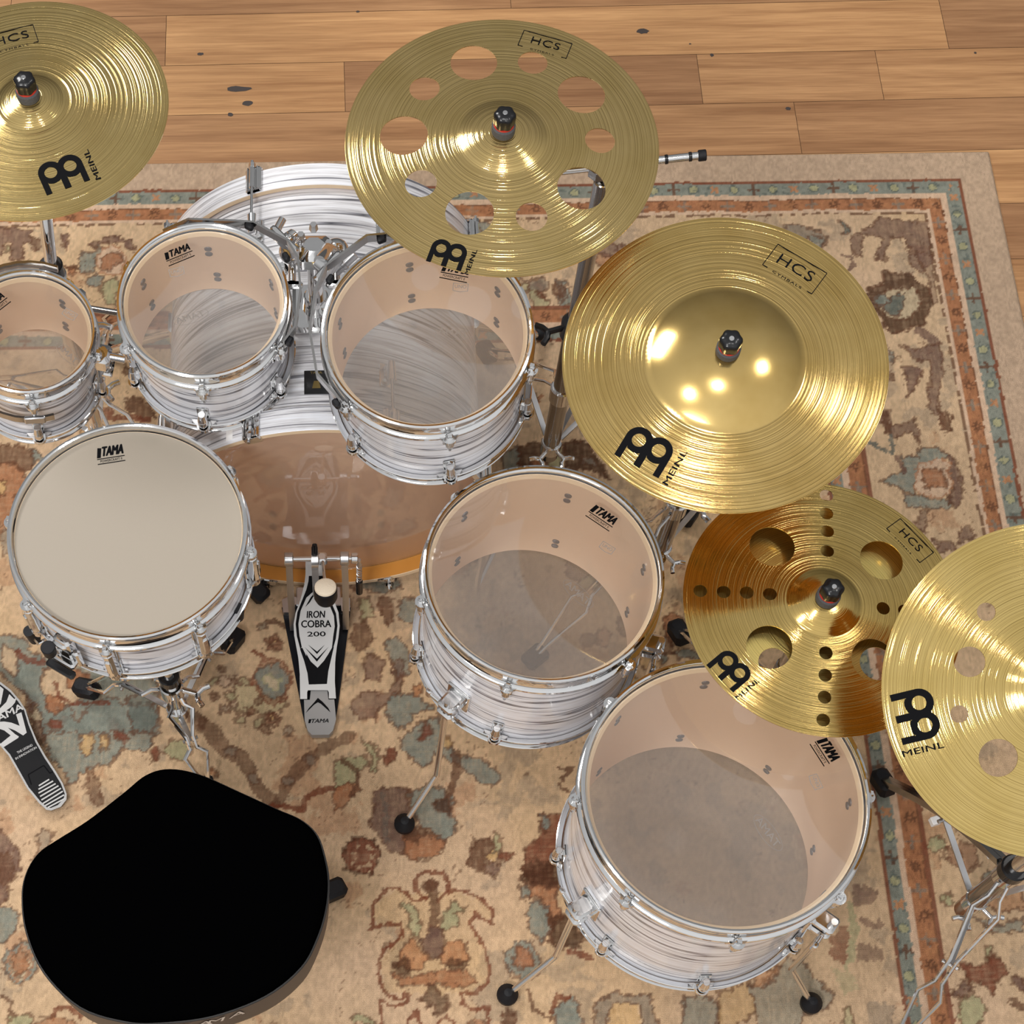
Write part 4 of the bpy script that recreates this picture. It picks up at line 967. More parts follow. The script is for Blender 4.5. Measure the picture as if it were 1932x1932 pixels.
tama_logo(M12, .228, b12, 832, 511, 884, 521, .014); seal_logo(M12, .228, b12, 869, 541, (1, -.1)); oval_logo(M12, .228, r12, 856, 628, -10, .95)
t8, M8, b8, r8 = make_drum('rack_tom', 'smallest rack tom, cut off by the left edge of the picture', 'drum', .1016, .205, (-.5104, 1.560, .6850), (5.5, -7.4), 5, -85, 'clear headed toms')
tama_logo(M8, .205, b8, -30, 592, 12, 560, .012); seal_logo(M8, .205, b8, 132, 592, (1, -.6)); oval_logo(M8, .205, r8, 128, 668, -45, .85)
f14, M14, b14, r14 = make_drum('floor_tom', 'smaller floor tom beside the bass drum', 'drum', .1778, .285, (.2950, 1.1580, .610), (1.2, .2), 6, -109, 'clear headed toms')
tama_logo(M14, .285, b14, 1112, 963, 1157, 993, .016); seal_logo(M14, .285, b14, 1146, 1033, (1, -.75)); oval_logo(M14, .285, r14, 1091, 1120, -48, 1.05)
f16, M16, b16, r16 = make_drum('floor_tom', 'largest floor tom nearest the viewer, partly under the trash stack cymbal', 'drum', .2032, .350, (.5409, .8028, .5988), (.2, .9), 8, -90, 'clear headed toms')
tama_logo(M16, .350, b16, 1540, 1398, 1567, 1440, .018); seal_logo(M16, .350, b16, 1540, 1475, (.3, -1)); oval_logo(M16, .350, r16, 1449, 1571, -60, 1.1)

# floor tom legs: bracket on the shell, bent rod, rubber ball foot
def tom_leg(root, M0, R, foot, z_br=.155, az=None):
    c = M0.translation; Mi = M0.inverted()
    f = Vector((foot.x, foot.y, .026))
    a = az if az is not None else math.atan2(f.y - c.y, f.x - c.x)
    Mz = Matrix.Rotation(a, 4, 'Z')
    mb = MB(Mz)
    mb.box((R + .003, 0, z_br), (.007, .044, .060), None, .002); mb.box((R + .022, 0, z_br + .014), (.038, .030, .014), None, .004)
    mb.box((R + .022, 0, z_br - .014), (.038, .030, .014), None, .004); mb.cyl((R + .030, -.015, z_br), (R + .030, -.036, z_br), .004, n=12); mb.box((R + .030, -.039, z_br), (.008, .010, .022), None, .002)
    mb.build('leg_bracket', M_CHROME, root)
    ang = Vector((math.cos(a), math.sin(a), 0))
    p_top = M0 @ (Mz @ Vector((R + .033, 0, z_br + .035))); p_mid = M0 @ (Mz @ Vector((R + .033, 0, z_br - .02)))
    p_bend = M0 @ (Mz @ Vector((R + .035, 0, 0)))
    p_bend.z = .115
    mb = MB(Mi)
    pts = [p_top, p_mid, p_bend + Vector((0, 0, .02)), p_bend, p_bend + (f - p_bend).normalized() * .02, f]
    mb.tube(pts, .0054, 14)
    leg = mb.build('leg', M_ROD, root)
    mb = MB(Mi)
    mb.lathe([(0, -.017), (.013, -.016), (.0185, -.006), (.0185, .004), (.012, .013), (.007, .018), (0, .019)], 20, Matrix.Translation(f))
    mb.build('rubber_foot', M_RUBBER, leg)
tom_leg(f14, M14, .1778, at(763, 1556, .02), .10); tom_leg(f14, M14, .1778, at(1190, 1100, .02), .10, math.radians(-14)); tom_leg(f14, M14, .1778, at(1000, 900, .02), .10, math.radians(106))
tom_leg(f16, M16, .2032, at(957, 1878, .02), .13); tom_leg(f16, M16, .2032, at(1529, 1894, .02), .13); tom_leg(f16, M16, .2032, at(1410, 1130, .02), .13, math.radians(86))

# suspension mounts around the rack toms
def mount_frame(root, M0, R, D, angs, r_off=.030, z=None, blocks=(), bracket=None):
    z = D - .012 if z is None else z
    pts = [((R + o) * math.cos(math.radians(a)), (R + o) * math.sin(math.radians(a)), z) for a, o in angs]
    mb = MB(); mb.strip([Vector(p) for p in pts], .0035, .020)
    fr = mb.build('suspension_frame', M_DARKCHROME, root, smooth=20)
    for b in blocks:
        mb = MB(Matrix.Rotation(math.radians(b), 4, 'Z')); mb.box((R + .024, 0, z), (.009, .014, .013), None, .002); mb.build('rubber_grommet', M_RUBBER, fr)
    if bracket is not None:
        a, = bracket
        mb = MB(Matrix.Rotation(math.radians(a), 4, 'Z')); mb.box((R + .043, 0, z - .018), (.012, .060, .028), None, .003); mb.cyl((R + .048, 0, z - .020), (R + .066, 0, z - .020), .013, .011, 20); mb.build('mounting_bracket', M_CHROME, root)
mount_frame(t10, M10, .1238, .208, [(118, .012), (100, .018), (72, .019), (60, .030), (38, .040), (26, .038), (6, .026), (-18, .024), (-30, .018)], blocks=(62, 31, -27), bracket=(42,))
mount_frame(t12, M12, .1494, .228, [(60, .012), (80, .020), (104, .022), (118, .036), (142, .040), (154, .034), (176, .026), (200, .026), (218, .018)], blocks=(112, 146, 218), bracket=(140,))
mb = MB(Matrix.Rotation(math.radians(-10), 4, 'Z')); mb.box((.1016 + .018, 0, .155), (.028, .034, .040), None, .006); mb.cyl((.1016 + .03, 0, .165), (.1016 + .055, 0, .165), .007, n=14); mb.box((.1016 + .026, .0, .130), (.02, .04, .012), None, .003)
mb.build('mounting_bracket', M_CHROME, t8)
mb = MB(); mb.strip([Vector(((.1016 + .018) * math.cos(math.radians(a)), (.1016 + .018) * math.sin(math.radians(a)), .125)) for a in range(-150, -64, 10)], .004, .018); mb.build('suspension_band', M_DARKCHROME, t8, smooth=20)
mb = MB(Matrix.Rotation(math.radians(-85), 4, 'Z')); mb.box((.1016 + .018, 0, .125), (.006, .034, .022), None, .002); mb.build('band_plate', M_CHROME2, t8)
mb = MB(); mb.strip([Vector(((.1016 + .024) * math.cos(math.radians(a)), (.1016 + .024) * math.sin(math.radians(a)), .190)) for a in range(70, 170, 10)], .004, .018); mb.build('suspension_band', M_DARKCHROME, t8, smooth=20)

# snare strainer and butt plate
mb = MB(Matrix.Rotation(math.radians(-122), 4, 'Z')); R = .1778
mb.box((R + .010, 0, .085), (.020, .030, .060), None, .004); mb.box((R + .014, .022, .070), (.012, .014, .050), None, .003); mb.box((R + .022, 0, .050), (.016, .042, .012), None, .003); mb.box((R + .018, .0, .108), (.014, .024, .010), None, .003)
mb.cyl((R + .02, -.012, .03), (R + .02, -.012, .06), .004, n=12)
st = mb.build('snare_strainer', M_CHROME, snare)
mb = MB(Matrix.Rotation(math.radians(-122), 4, 'Z')); mb.cyl((R + .034, -.012, .088), (R + .034, -.012, .112), .0105, .0115, 20); k_ = mb.build('strainer_knob', M_RUBBER, st); tag(k_, 'black knurled knob')
mb = MB(Matrix.Rotation(math.radians(-122), 4, 'Z')); mb.box((R + .036, .0, .040), (.014, .052, .010), None, .003); k_ = mb.build('throw_lever', M_BLACK, st); tag(k_, 'black lever')

# ------------------------------------------------------------------ bass drum
BX, BY0, BY1, BZ, BR = -.0457, 1.422, 1.955, .3030, .2790
bass = thing('bass_drum', 'big white streaked bass drum lying on its side behind the pedal', 'drum', Matrix.Translation((BX, (BY0 + BY1) / 2, 0)))
MI = Matrix.Translation((BX, (BY0 + BY1) / 2, 0)).inverted()
def MB_bass(): return MB(MI @ Matrix.Translation((BX, BY0, BZ)) @ Matrix.Rotation(-math.pi / 2, 4, 'X'))   # z axis runs from the batter side to the front
LB = BY1 - BY0
mb = MB_bass(); mb.lathe([(BR, .030), (BR, LB - .030)], 160); mb.mi = 1; mb.lathe([(BR - .008, LB - .030), (BR - .008, .030)], 160); mb.lathe([(BR - .008, .030), (BR, .030)], 160); mb.lathe([(BR, LB - .03), (BR - .008, LB - .03)], 160)
mb.build('shell', [M_SHELLY, wood_material('bass_inner_birch', (.95, .72, .54), (.88, .64, .46), .5, (4, 3, 4))], bass)
for nm, z0, z1 in (('batter_hoop', 0, .046), ('front_hoop', LB - .046, LB)):
    mb = MB_bass(); ro, ri = .2935, .2825
    mb.lathe([(ro - .001, z0), (ro, z0 + .001), (ro, z1 - .001), (ro - .001, z1)], 160); mb.mi = 1
    mb.lathe([(ri, z1), (ri, z0 + .001)], 160); mb.mi = 2; mb.lathe([(ri, z0 + .001), (ri + .001, z0), (ro - .001, z0)], 160); mb.lathe([(ro - .001, z1), (ri, z1)], 160)
    h = mb.build(nm, [M_SHELLY, M_HOOPIN, M_EDGE], bass)
mb = MB_bass(); mb.lathe([(.0001, .0275), (.15, .0275), (BR - .003, .0275), (.2822, .031)], 128); bbh = mb.build('batter_head', M_FILMBASS, bass)
mb = MB_bass(); mb.lathe([(.0001, LB - .0275), (.15, LB - .0275), (BR - .003, LB - .0275), (.2822, LB - .031)], 128); ffh = mb.build('front_head', M_FILMFRONT, bass)
mb = MB_bass(); mb.lathe([(.2745, .029), (.2822, .029), (.2825, .034), (.2745, .034)], 128, None, True); mb.build('head_collar', M_CHROME2, bass)
def claw(a, side):
    mb = MB_bass(); M = Matrix.Rotation(a, 4, 'Z')
    s = 1 if side == 0 else -1; zb = 0 if side == 0 else LB
    def Z(v): return zb + s * v
    def bx(c, sz, bev): 
        mb2 = MB(); mb2.box(c, sz, None, bev); mb.add([tuple(p) for p in mb2.v], mb2.f, M)
    bx((.2985, 0, Z(.021)), (.007, .030, .050), .003); bx((.290, 0, Z(-.002)), (.020, .030, .005), .002); bx((.305, 0, Z(.020)), (.010, .010, .050), .003)
    for q in (-.009, .009): bx((.303, q, Z(.020)), (.004, .003, .048), .001)
    c = mb.build('claw_hook', M_CHROME, bass)
    mb = MB_bass()
    m3 = MB(); m3.cyl((.305, 0, Z(-.016)), (.305, 0, Z(.110)), .0028, n=10); m3.cyl((.305, 0, Z(-.010)), (.305, 0, Z(.0)), .006, n=6); mb.add([tuple(p) for p in m3.v], m3.f, M)
    mb.build('tension_rod', M_CHROME, c)
    mb = MB_bass()
    m3 = MB(); m3.cyl((.302, 0, Z(.098)), (.302, 0, Z(.135)), .0085, .0070, 16); m3.box((.290, 0, Z(.120)), (.022, .016, .030), None, .004); m3.box((.2805, 0, Z(.120)), (.004, .024, .046), None, .001); mb.add([tuple(p) for p in m3.v], m3.f, M)
    mb.build('lug', M_CHROME, bass)
for k in range(8):
    for sd in (0, 1): claw(math.radians(22.5 + 45 * k), sd)
# pairs of lug bolts seen through the clear head, badge, sticker
for k in range(8):
    a = math.radians(22.5 + 45 * k)
    for zz in (.120, LB - .120):
        mb = MB_bass()
        for dz in (-.013, .013): mb.lathe([(0, 0), (.0075, 0), (.007, .0016), (0, .0022)], 14, Matrix.Rotation(a, 4, 'Z') @ Matrix.Translation((BR - .0085, 0, zz + dz)) @ Matrix.Rotation(-math.pi / 2, 4, 'Y'))
        tag(mb.build('lug_bolts', M_BOLTGREY, bass), 'pair of grey bolt heads inside the shell')
bp_ = on_plane(597, 722, (0, 0, BZ + BR), (0, 0, 1))
mb = MB(MI @ Matrix.Translation((bp_.x, bp_.y, BZ + BR * math.cos((bp_.x - BX) / BR))) @ Matrix.Rotation((bp_.x - BX) / BR, 4, 'Y'))
mb.prism([(-.020, -.022), (.020, -.022), (.020, .022), (-.020, .022)], 0, .0022); bd = mb.build('badge', M_BLACK, bass); tag(bd, 'black maker badge')
mb.__init__(mb.M); put_poly(mb, [(-.007, -.012), (.007, -.012), (.004, .002), (-.004, .002)], zf=lambda x, y: .0025); put_text(mb, 'TAMA', (0, .0175), (1, 0), .0045, .01, 1.1, zf=lambda x, y: .0025); mb.build('badge_emblem', mat('gold_foil', (.30, .22, .08), .4, .8), bd, smooth=0)
an = math.asin((at(432, 833, .56).x - BX) / .294)
mb = MB_bass(); a_ = math.pi * 1.5 + an
mb.lathe([(.2939, .006), (.2939, .046)], 6, None, False, a_ - .022, a_ + .022); s_ = mb.build('sticker', M_WHITETAG, bass); tag(s_, 'small white sticker on the hoop')
# spurs
for sx in (-1, 1):
    mb = MB(MI)
    p0 = Vector((BX + sx * .265, BY1 - .10, BZ - .06)); p1 = (at(1018, 632, .022) if sx > 0 else at(203, 664, .022)) + Vector((0, 0, .002))
    mb.tube([p0, p0 + (p1 - p0) * .5, p1], .0085, 12); lg = mb.build('spur', M_CHROME, bass)
    mb = MB(MI); mb.ball(p1 + Vector((0, 0, .004)), .015); mb.build('rubber_foot', M_RUBBER, lg)
    mb = MB(MI); mb.box(p0 + Vector((sx * .012, -.0, 0)), (.03, .05, .06), None, .006); mb.build('spur_bracket', M_CHROME, bass)

# ------------------------------------------------------------------ double tom holder standing in the bass drum
px_, py_ = -.052, 1.660
th = thing('tom_holder', 'chrome double tom holder rising from the bass drum between two rack toms', 'tom holder', Matrix.Translation((px_, py_, BZ + BR)))
TI = th.matrix_world.inverted() if False else Matrix.Translation((-px_, -py_, -(BZ + BR)))
zt_ = BZ + BR
mb = MB(TI); mb.box((px_, py_, zt_ + .004), (.080, .095, .016), None, .006); mb.cyl((px_, py_, zt_), (px_, py_, zt_ + .045), .024, .020, 24); mb.build('base_plate', M_CHROME, th)
mb = MB(TI); mb.cyl((px_, py_, zt_ + .03), (px_, py_, zt_ + .170), .0125, n=20); mb.build('post', M_CHROME, th)
mb = MB(TI); mb.box((px_, py_, zt_ + .160), (.062, .050, .045), None, .012); mb.cyl((px_ - .05, py_, zt_ + .165), (px_ + .05, py_, zt_ + .165), .016, n=20); mb.build('clamp_block', M_CHROME, th)
for nm, M0_, R_, ang_, D_ in (('l', M10, .1238, 42, .208), ('r', M12, .1494, 140, .228)):
    e_ = M0_ @ Vector(((R_ + .060) * math.cos(math.radians(ang_)), (R_ + .060) * math.sin(math.radians(ang_)), D_ - .024))
    s_ = Vector((px_ + (-.035 if nm == 'l' else .035), py_, zt_ + .160))
    mb = MB(TI); mb.tube([s_, s_ + (e_ - s_) * .5 + Vector((0, 0, .02)), e_], .0095, 14); am = mb.build('holder_arm', M_CHROME, th)
    mb = MB(TI); mb.ball(s_ + Vector((0, 0, .004)), .021); mb.cyl(s_ + Vector((0, -.012, -.01)), s_ + Vector((0, -.045, -.015)), .006, n=14); mb.box(s_ + Vector((0, -.050, -.016)), (.034, .010, .014), None, .004); mb.build('ball_clamp', M_CHROME, am)
w1 = on_plane(668, 478, (0, 0, zt_ + .19), (0, 0, 1)); w0 = on_plane(632, 512, (0, 0, zt_ + .17), (0, 0, 1))
mb = MB(TI); mb.tube([w0, w1], .0095, 14); mb.cyl(w0 + (w1 - w0) * .35, w0 + (w1 - w0) * .5, .0115, n=16); tr_ = mb.build('tilt_rod', M_CHROME2, th)
w1 = on_plane(533, 414, (0, 0, zt_ + .19), (0, 0, 1)); w0 = on_plane(519, 440, (0, 0, zt_ + .19), (0, 0, 1))
mb = MB(TI); mb.tube([w0, w1], .0065, 14); mb.build('tilt_rod', M_CHROME, th)
for q in ((-.02, .012), (.024, -.004), (.0, .03)):
    mb = MB(TI); mb.cyl((px_ + q[0], py_ + q[1], zt_ + .180), (px_ + q[0], py_ + q[1], zt_ + .194), .0075, .006, 6); mb.build('bolt', M_CHROME2, th)
mb = MB(TI); mb.cyl((px_ - .035, py_ - .012, zt_ + .180), (px_ - .035, py_ - .012, zt_ + .188), .013, n=20); tag(mb.build('memory_lock', mat('brass_fitting', (.55, .36, .14), .35, 1), th), 'brass coloured fitting')

# ------------------------------------------------------------------ cymbals
def cym_profile(Rr, bell_r, bell_h, bow, flip=None):
    def z(r):
        # 0 at the rim plane
        zb = bow
        if r >= bell_r:
            t = (Rr - r) / (Rr - bell_r)
            return zb * (t * .75 + .25 * t * t)
        t = r / bell_r
        return zb + bell_h * (1 - min(t, 1) ** 2.3)
    return z
def cymbal(name, label, cat, Rr, c, tilt, bell_r, bell_h, bow, material, holes=(), group=None, xdir=(1, 0, 0), thick=.0013, hole_c=.0062):
    n = tiltn(*tilt); M0 = frame(c, n, xdir)
    zf = cym_profile(Rr, bell_r, bell_h, bow)
    root_z = M0
    allh = [(0, 0, hole_c)] + list(holes)
    pts = []; edges = []
    def ring(cx, cy, r, k):
        b = len(pts)
        for i in range(k):
            t = 2 * math.pi * i / k; pts.append(Vector((cx + r * math.cos(t), cy + r * math.sin(t))))
        edges.extend([(b + i, b + (i + 1) % k) for i in range(k)])
    ring(0, 0, Rr, 240)
    for hx, hy, hr in allh: ring(hx, hy, hr, 20 if hr < .02 else 44)
    rads = list(np.linspace(.010, bell_r, 12)) + [bell_r + .0006, bell_r + .003] + list(np.linspace(bell_r + .008, Rr - .004, 15))
    for r in rads:
        k = max(24, int(150 * (r / Rr) ** .5))
        for i in range(k):
            t = 2 * math.pi * (i + .5 * (rads.index(r) % 2)) / k; x, y = r * math.cos(t), r * math.sin(t)
            if all(math.hypot(x - hx, y - hy) > hr + .0025 for hx, hy, hr in allh): pts.append(Vector((x, y)))
    V, E_, F, *_ = delaunay_2d_cdt(pts, edges, [], 0, 1e-7)
    def zz(x, y): return zf(math.hypot(x, y))
    tri = []
    for f in F:
        cx = sum(V[i].x for i in f) / len(f); cy = sum(V[i].y for i in f) / len(f)
        if math.hypot(cx, cy) > Rr or any(math.hypot(cx - hx, cy - hy) < hr * .995 for hx, hy, hr in allh): continue
        a, b_, d = V[f[0]], V[f[1]], V[f[2]]
        if (b_.x - a.x) * (d.y - a.y) - (b_.y - a.y) * (d.x - a.x) < 0: f = list(reversed(f))
        tri.append(list(f))
    n0 = len(V)
    vs = [(p.x, p.y, zz(p.x, p.y)) for p in V] + [(p.x, p.y, zz(p.x, p.y) - thick) for p in V]
    fs = tri + [[i + n0 for i in reversed(f)] for f in tri]
    cnt = {}
    for f in tri:
        for i in range(len(f)):
            e_ = (f[i], f[(i + 1) % len(f)]); cnt[e_] = 1
    for (a, b_) in list(cnt):
        if (b_, a) not in cnt: fs.append([b_, a, a + n0, b_ + n0])
    me = bpy.data.meshes.new(name); me.from_pydata(vs, [], fs); me.materials.append(material)
    me.polygons.foreach_set('use_smooth', [True] * len(me.polygons)); me.set_sharp_from_angle(angle=math.radians(40)); me.update()
    o = bpy.data.objects.new(name, me); COL.objects.link(o); o.matrix_world = M0
    tag(o, label, cat, group)
    return o, M0, zz
def loc2(M0, u, v, z=.012):
    c = M0 @ Vector((0, 0, z)); n = M0.to_3x3() @ Vector((0, 0, 1)); p = M0.inverted() @ on_plane(u, v, c, n); return Vector((p.x, p.y))
def meinl_logo(o, M0, zz, ring1, ring2):
    """two-ringed mark; ring1->ring2 gives spacing and direction"""
    a = loc2(M0, *ring1); b = loc2(M0, *ring2); x = b - a; s = x.length; x.normalize(); y = Vector((-x.y, x.x))
    mb = MB(); zf = lambda X, Y: zz(X, Y) + .0006
    def T(X, Y): p = a + x * (X * s) + y * (Y * s); return (p.x, p.y)
    w = .30; ro, ri = .62, .315
    def arc(cx, r, a0, a1, n=22): return [(cx + r * math.cos(math.radians(a0 + (a1 - a0) * i / n)), r * math.sin(math.radians(a0 + (a1 - a0) * i / n))) for i in range(n + 1)]
    # outline of the whole mark
    o1 = [(-ro, -1.12), (-ro, 0)] + arc(0, ro, 175, 38, 18)
    o1 += [(.5, .40)] + arc(1, ro, 142, 5, 18) + [(1 + ro, 0), (1 + ro, -1.12), (1 + ro - w, -1.12), (1 + ro - w, -.50)]
    o1 += arc(1, ro, -55, -125, 8) + [(.5 + w * .55, -.46), (.5 + w * .55, -1.12), (.5 - w * .55, -1.12), (.5 - w * .55, -.50)]
    o1 += arc(0, ro, -60, -118, 8) + [(-ro + w, -.46), (-ro + w, -1.12)]
    put_fine(mb, o1, [arc(0, ri, 0, 345, 23), arc(1, ri, 0, 345, 23)], T, zf, .18)
    c = a + x * (2.02 * s) + y * (-.36 * s)
    put_text(mb, 'MEINL', c, y, .27 * s, .012, 1, 0, 1.06, zf=zf, fit=1.78 * s)
    l = mb.build('printed_logo', M_BLACKINK, o, smooth=0); tag(l, 'black printed two-ringed maker logo')
def hcs_box(o, M0, zz, p0, p1, h=.5):
    """p0->p1: top-left to top-right corner of the printed box"""
    a = loc2(M0, *p0); b = loc2(M0, *p1); x = b - a; w = x.length; x.normalize(); y = Vector((-x.y, x.x))
    mb = MB(); zf = lambda X, Y: zz(X, Y) + .0006; H = h * w; t = .0011
    def T(X, Y): p = a + x * X + y * Y; return (p.x, p.y)
    for p, q in (((0, 0), (w, 0)), ((0, 0), (0, -H)), ((w, 0), (w, -H)), ((0, -H), (w * .10, -H)), ((w, -H), (w * .90, -H))):
        n_ = 10
        for i in range(n_):
            p_ = (p[0] + (q[0] - p[0]) * i / n_, p[1] + (q[1] - p[1]) * i / n_); q_ = (p[0] + (q[0] - p[0]) * (i + 1) / n_, p[1] + (q[1] - p[1]) * (i + 1) / n_)
            put_poly(mb, stroke(p_, q_, t), (), T, zf)
    c = a + x * w * .5 - y * H * .46
    put_text(mb, 'HCS', c, x, H * .42, -.006, 1.25, 0, 1.08, zf=zf)
    l = mb.build('printed_label', M_BLACKINK, o, smooth=0); tag(l, 'thin black boxed series lettering')
    mb = MB()
    put_text(mb, 'CYMBALS', a + x * w * .5 - y * H * 1.02, x, H * .085, 0, 2.0, 0, 1.2, zf=zf)
    l = mb.build('printed_small_text', M_BLACKINK, o, smooth=0); tag(l, 'tiny dark lettering below the box')
def hole_px(M0, zz, u, v, wpx):
    p = loc2(M0, u, v, .012); q = loc2(M0, u, v, zz(p.x, p.y))
    e1 = loc2(M0, u - wpx / 2, v, zz(q.x, q.y)); e2 = loc2(M0, u + wpx / 2, v, zz(q.x, q.y)); return (q.x, q.y, (e2 - e1).length / 2)
B1 = brass_material('brass_grooved_bright', 1.0, 1.0, .055, .8, (.85, .64, .27), (.72, .52, .20), 1.3)
B2 = brass_material('brass_grooved', 1.0, 1.0, .066, .8, (.88, .65, .28), (.76, .55, .21), 5.1)
B3 = brass_material('brass_big_bell', 1.25, 1.0, .113, .012, (.82, .58, .22), (.66, .44, .14), 9.7, .14)
B4 = brass_material('brass_darker', .8, 1.1, .055, .35, (.78, .56, .20), (.62, .42, .13), 3.9, .13)
B5 = brass_material('brass_pale', .9, 1.0, .07, .8, (.80, .59, .22), (.70, .50, .16), 12.2, .12)
B6 = brass_material('brass_plain', .08, .6, .05, .3, (.74, .58, .20), (.66, .48, .15), 2.2, .28)
# mid-level: rim centre, tilt from the horizontal
c1, C1, z1 = cymbal('crash_cymbal', 'unholed brass crash cymbal in the upper left corner', 'cymbal', .2032, (-.4640, 1.7540, .9798), (-.5, -.9), .052, .012, .014, B1)
meinl_logo(c1, C1, z1, (94.5, 321), (131, 308)); hcs_box(c1, C1, z1, (-32, 63), (60, 39))
zz2 = cym_profile(.2286, .066, .013, .016); Mt2 = frame((.2280, 1.6663, .9905), tiltn(-.2, -1.8))
h2 = [hole_px(Mt2, lambda x, y: zz2(math.hypot(x, y)), *q) for q in ((894, 118, 88), (1097, 178, 90), (1097, 355, 92), (886, 402, 92), (762, 255, 90), (1005, 118, 56), (1132, 265, 57), (1003, 409, 60), (794, 346, 60), (801, 167, 57))]
c2, C2, z2 = cymbal('holed_crash_cymbal', 'brass crash cymbal pierced by ten round holes, large and small', 'cymbal', .2286, (.2280, 1.6663, .9905), (-.2, -1.8), .066, .013, .016, B2, h2)
meinl_logo(c2, C2, z2, (833, 461), (862.5, 469.5)); hcs_box(c2, C2, z2, (990, 48), (1081, 73), .42)
c3, C3, z3 = cymbal('bell_cymbal', 'brass cymbal with a huge smooth polished bell', 'cymbal', .2286, (.5327, 1.3353, .9168), (-3.8, -7.8), .113, .028, .007, B3)
meinl_logo(c3, C3, z3, (1206.5, 826), (1244, 846)); hcs_box(c3, C3, z3, (1470, 454), (1563, 509), .50)
zz4 = cym_profile(.2032, .054, .014, .014); Mt4 = frame((.6877, 1.0513, .6998), tiltn(.9, -.8))
zq4 = lambda x, y: zz4(math.hypot(x, y))
S4 = [(1281 + 680 / 3.864, 900 + 505 / 3.864, 84), (1280 + 1480 / 3.864, 900 + 605 / 3.864, 82), (1280 + 662 / 3.864, 900 + 1240 / 3.864, 86), (1648, 1245, 84)]
s4 = [(1080, 133), (1080, 265), (1085, 395), (1085, 540), (160, 830), (330, 838), (498, 843), (667, 853), (1493, 957), (1650, 975), (1075, 1282), (1070, 1445), (1065, 1605), (1055, 1772)]
h4 = [hole_px(Mt4, zq4, *q) for q in S4] + [hole_px(Mt4, zq4, 1280 + a / 3.864, 900 + b / 3.864, 25.5) for a, b in s4]
c4b, C4b, z4b = cymbal('stack_under_cymbal', 'dull brass cymbal seen through the holes of the trash stack above it', 'cymbal', .190, (.6877, 1.0513, .6760), (.9, -.8), .05, .010, .008, B6,
                       [hole_px(frame((.6877, 1.0513, .6760), tiltn(.9, -.8)), lambda x, y: .004, *q) for q in ((1460, 1250, 58), (1655, 1252, 66))])
c4, C4, z4 = cymbal('stack_cymbal', 'darker brass stack cymbal with four large holes and rows of small holes', 'cymbal', .2032, (.6877, 1.0513, .6998), (.9, -.8), .054, .014, .014, B4, h4)
meinl_logo(c4, C4, z4, (1280 + 370 / 3.864, 900 + 1322 / 3.864), (1280 + 457 / 3.864, 900 + 1412 / 3.864)); hcs_box(c4, C4, z4, (1703, 972), (1766, 1036), .42)
zz5 = cym_profile(.2286, .066, .014, .016); Mt5 = frame((.9482, .8669, .8186), tiltn(-2.3, -23.2))
zq5 = lambda x, y: zz5(math.hypot(x, y))
X5 = lambda x: 1640 + x / 2.8425
Y5 = lambda y: 960 + y / 2.8412
h5 = [hole_px(Mt5, zq5, X5(a), Y5(b), w / 2.84) for a, b, w in ((628, 552, 100), (538, 820, 165), (482, 1100, 96), (692, 1335, 206))] + [(.105 * math.cos(math.radians(a)), .105 * math.sin(math.radians(a)), .026 if i % 2 else .014) for i, a in enumerate((60, 25, -10, -45))]
c5, C5, z5 = cymbal('holed_effects_cymbal', 'pale brass cymbal with mixed holes, cut off by the right edge', 'cymbal', .2286, (.9482, .8669, .8186), (-2.3, -23.2), .066, .014, .016, B5, h5)
meinl_logo(c5, C5, z5, (X5(276), Y5(1040)), (X5(308), Y5(1160)))

# ------------------------------------------------------------------ stands
def topper(st, Mi, M0, zt, name='wing_nut'):
    """felt, sleeve and black lobed nut over a cymbal's hole"""
    L = Mi @ M0
    mb = MB(L); mb.lathe([(.004, zt - .001), (.0165, zt - .001), (.0172, zt + .002), (.0172, zt + .013), (.0150, zt + .0155), (.004, zt + .0155)], 28); mb.build('felt', M_FELT, st)
    mb = MB(L); mb.lathe([(.004, zt + .0156), (.0150, zt + .0156), (.0150, zt + .0180), (.004, zt + .0180)], 28); r_ = mb.build('washer', M_RED, st); tag(r_, 'red washer')
    mb = MB(L)
    n = 40; prof = []
    vs = []; fs = []
    lev = [(.0125, .0182), (.0150, .0190), (.0152, .0260), (.0156, .0330), (.0150, .0372), (.0125, .0398), (.0070, .0410), (.0030, .0412)]
    for r, z in lev:
        for i in range(n):
            t = 2 * math.pi * i / n; rr = r * (1 + .06 * math.cos(6 * t + .6)); vs.append((rr * math.cos(t), rr * math.sin(t), zt + z))
    for k in range(len(lev) - 1):
        for i in range(n):
            j = (i + 1) % n; fs.append((k * n + i, k * n + j, (k + 1) * n + j, (k + 1) * n + i))
    fs.append(tuple((len(lev) - 1) * n + i for i in range(n)))
    mb.add(vs, fs); w = mb.build(name, M_BLACK, st, 50)
    mb = MB(L); mb.cyl((0, 0, zt - .03), (0, 0, zt + .0420), .0038, n=14); mb.build('threaded_rod', M_CHROME, st)
def under_felt(st, Mi, M0, zt):
    L = Mi @ M0
    mb = MB(L); mb.lathe([(.004, zt - .016), (.0165, zt - .016), (.0165, zt - .0035), (.004, zt - .0035)], 24, None, True); mb.build('lower_felt', M_FELT, st)
    mb = MB(L); mb.cyl((0, 0, zt - .045), (0, 0, zt - .016), .010, .013, 20); mb.build('cup', M_CHROME, st)
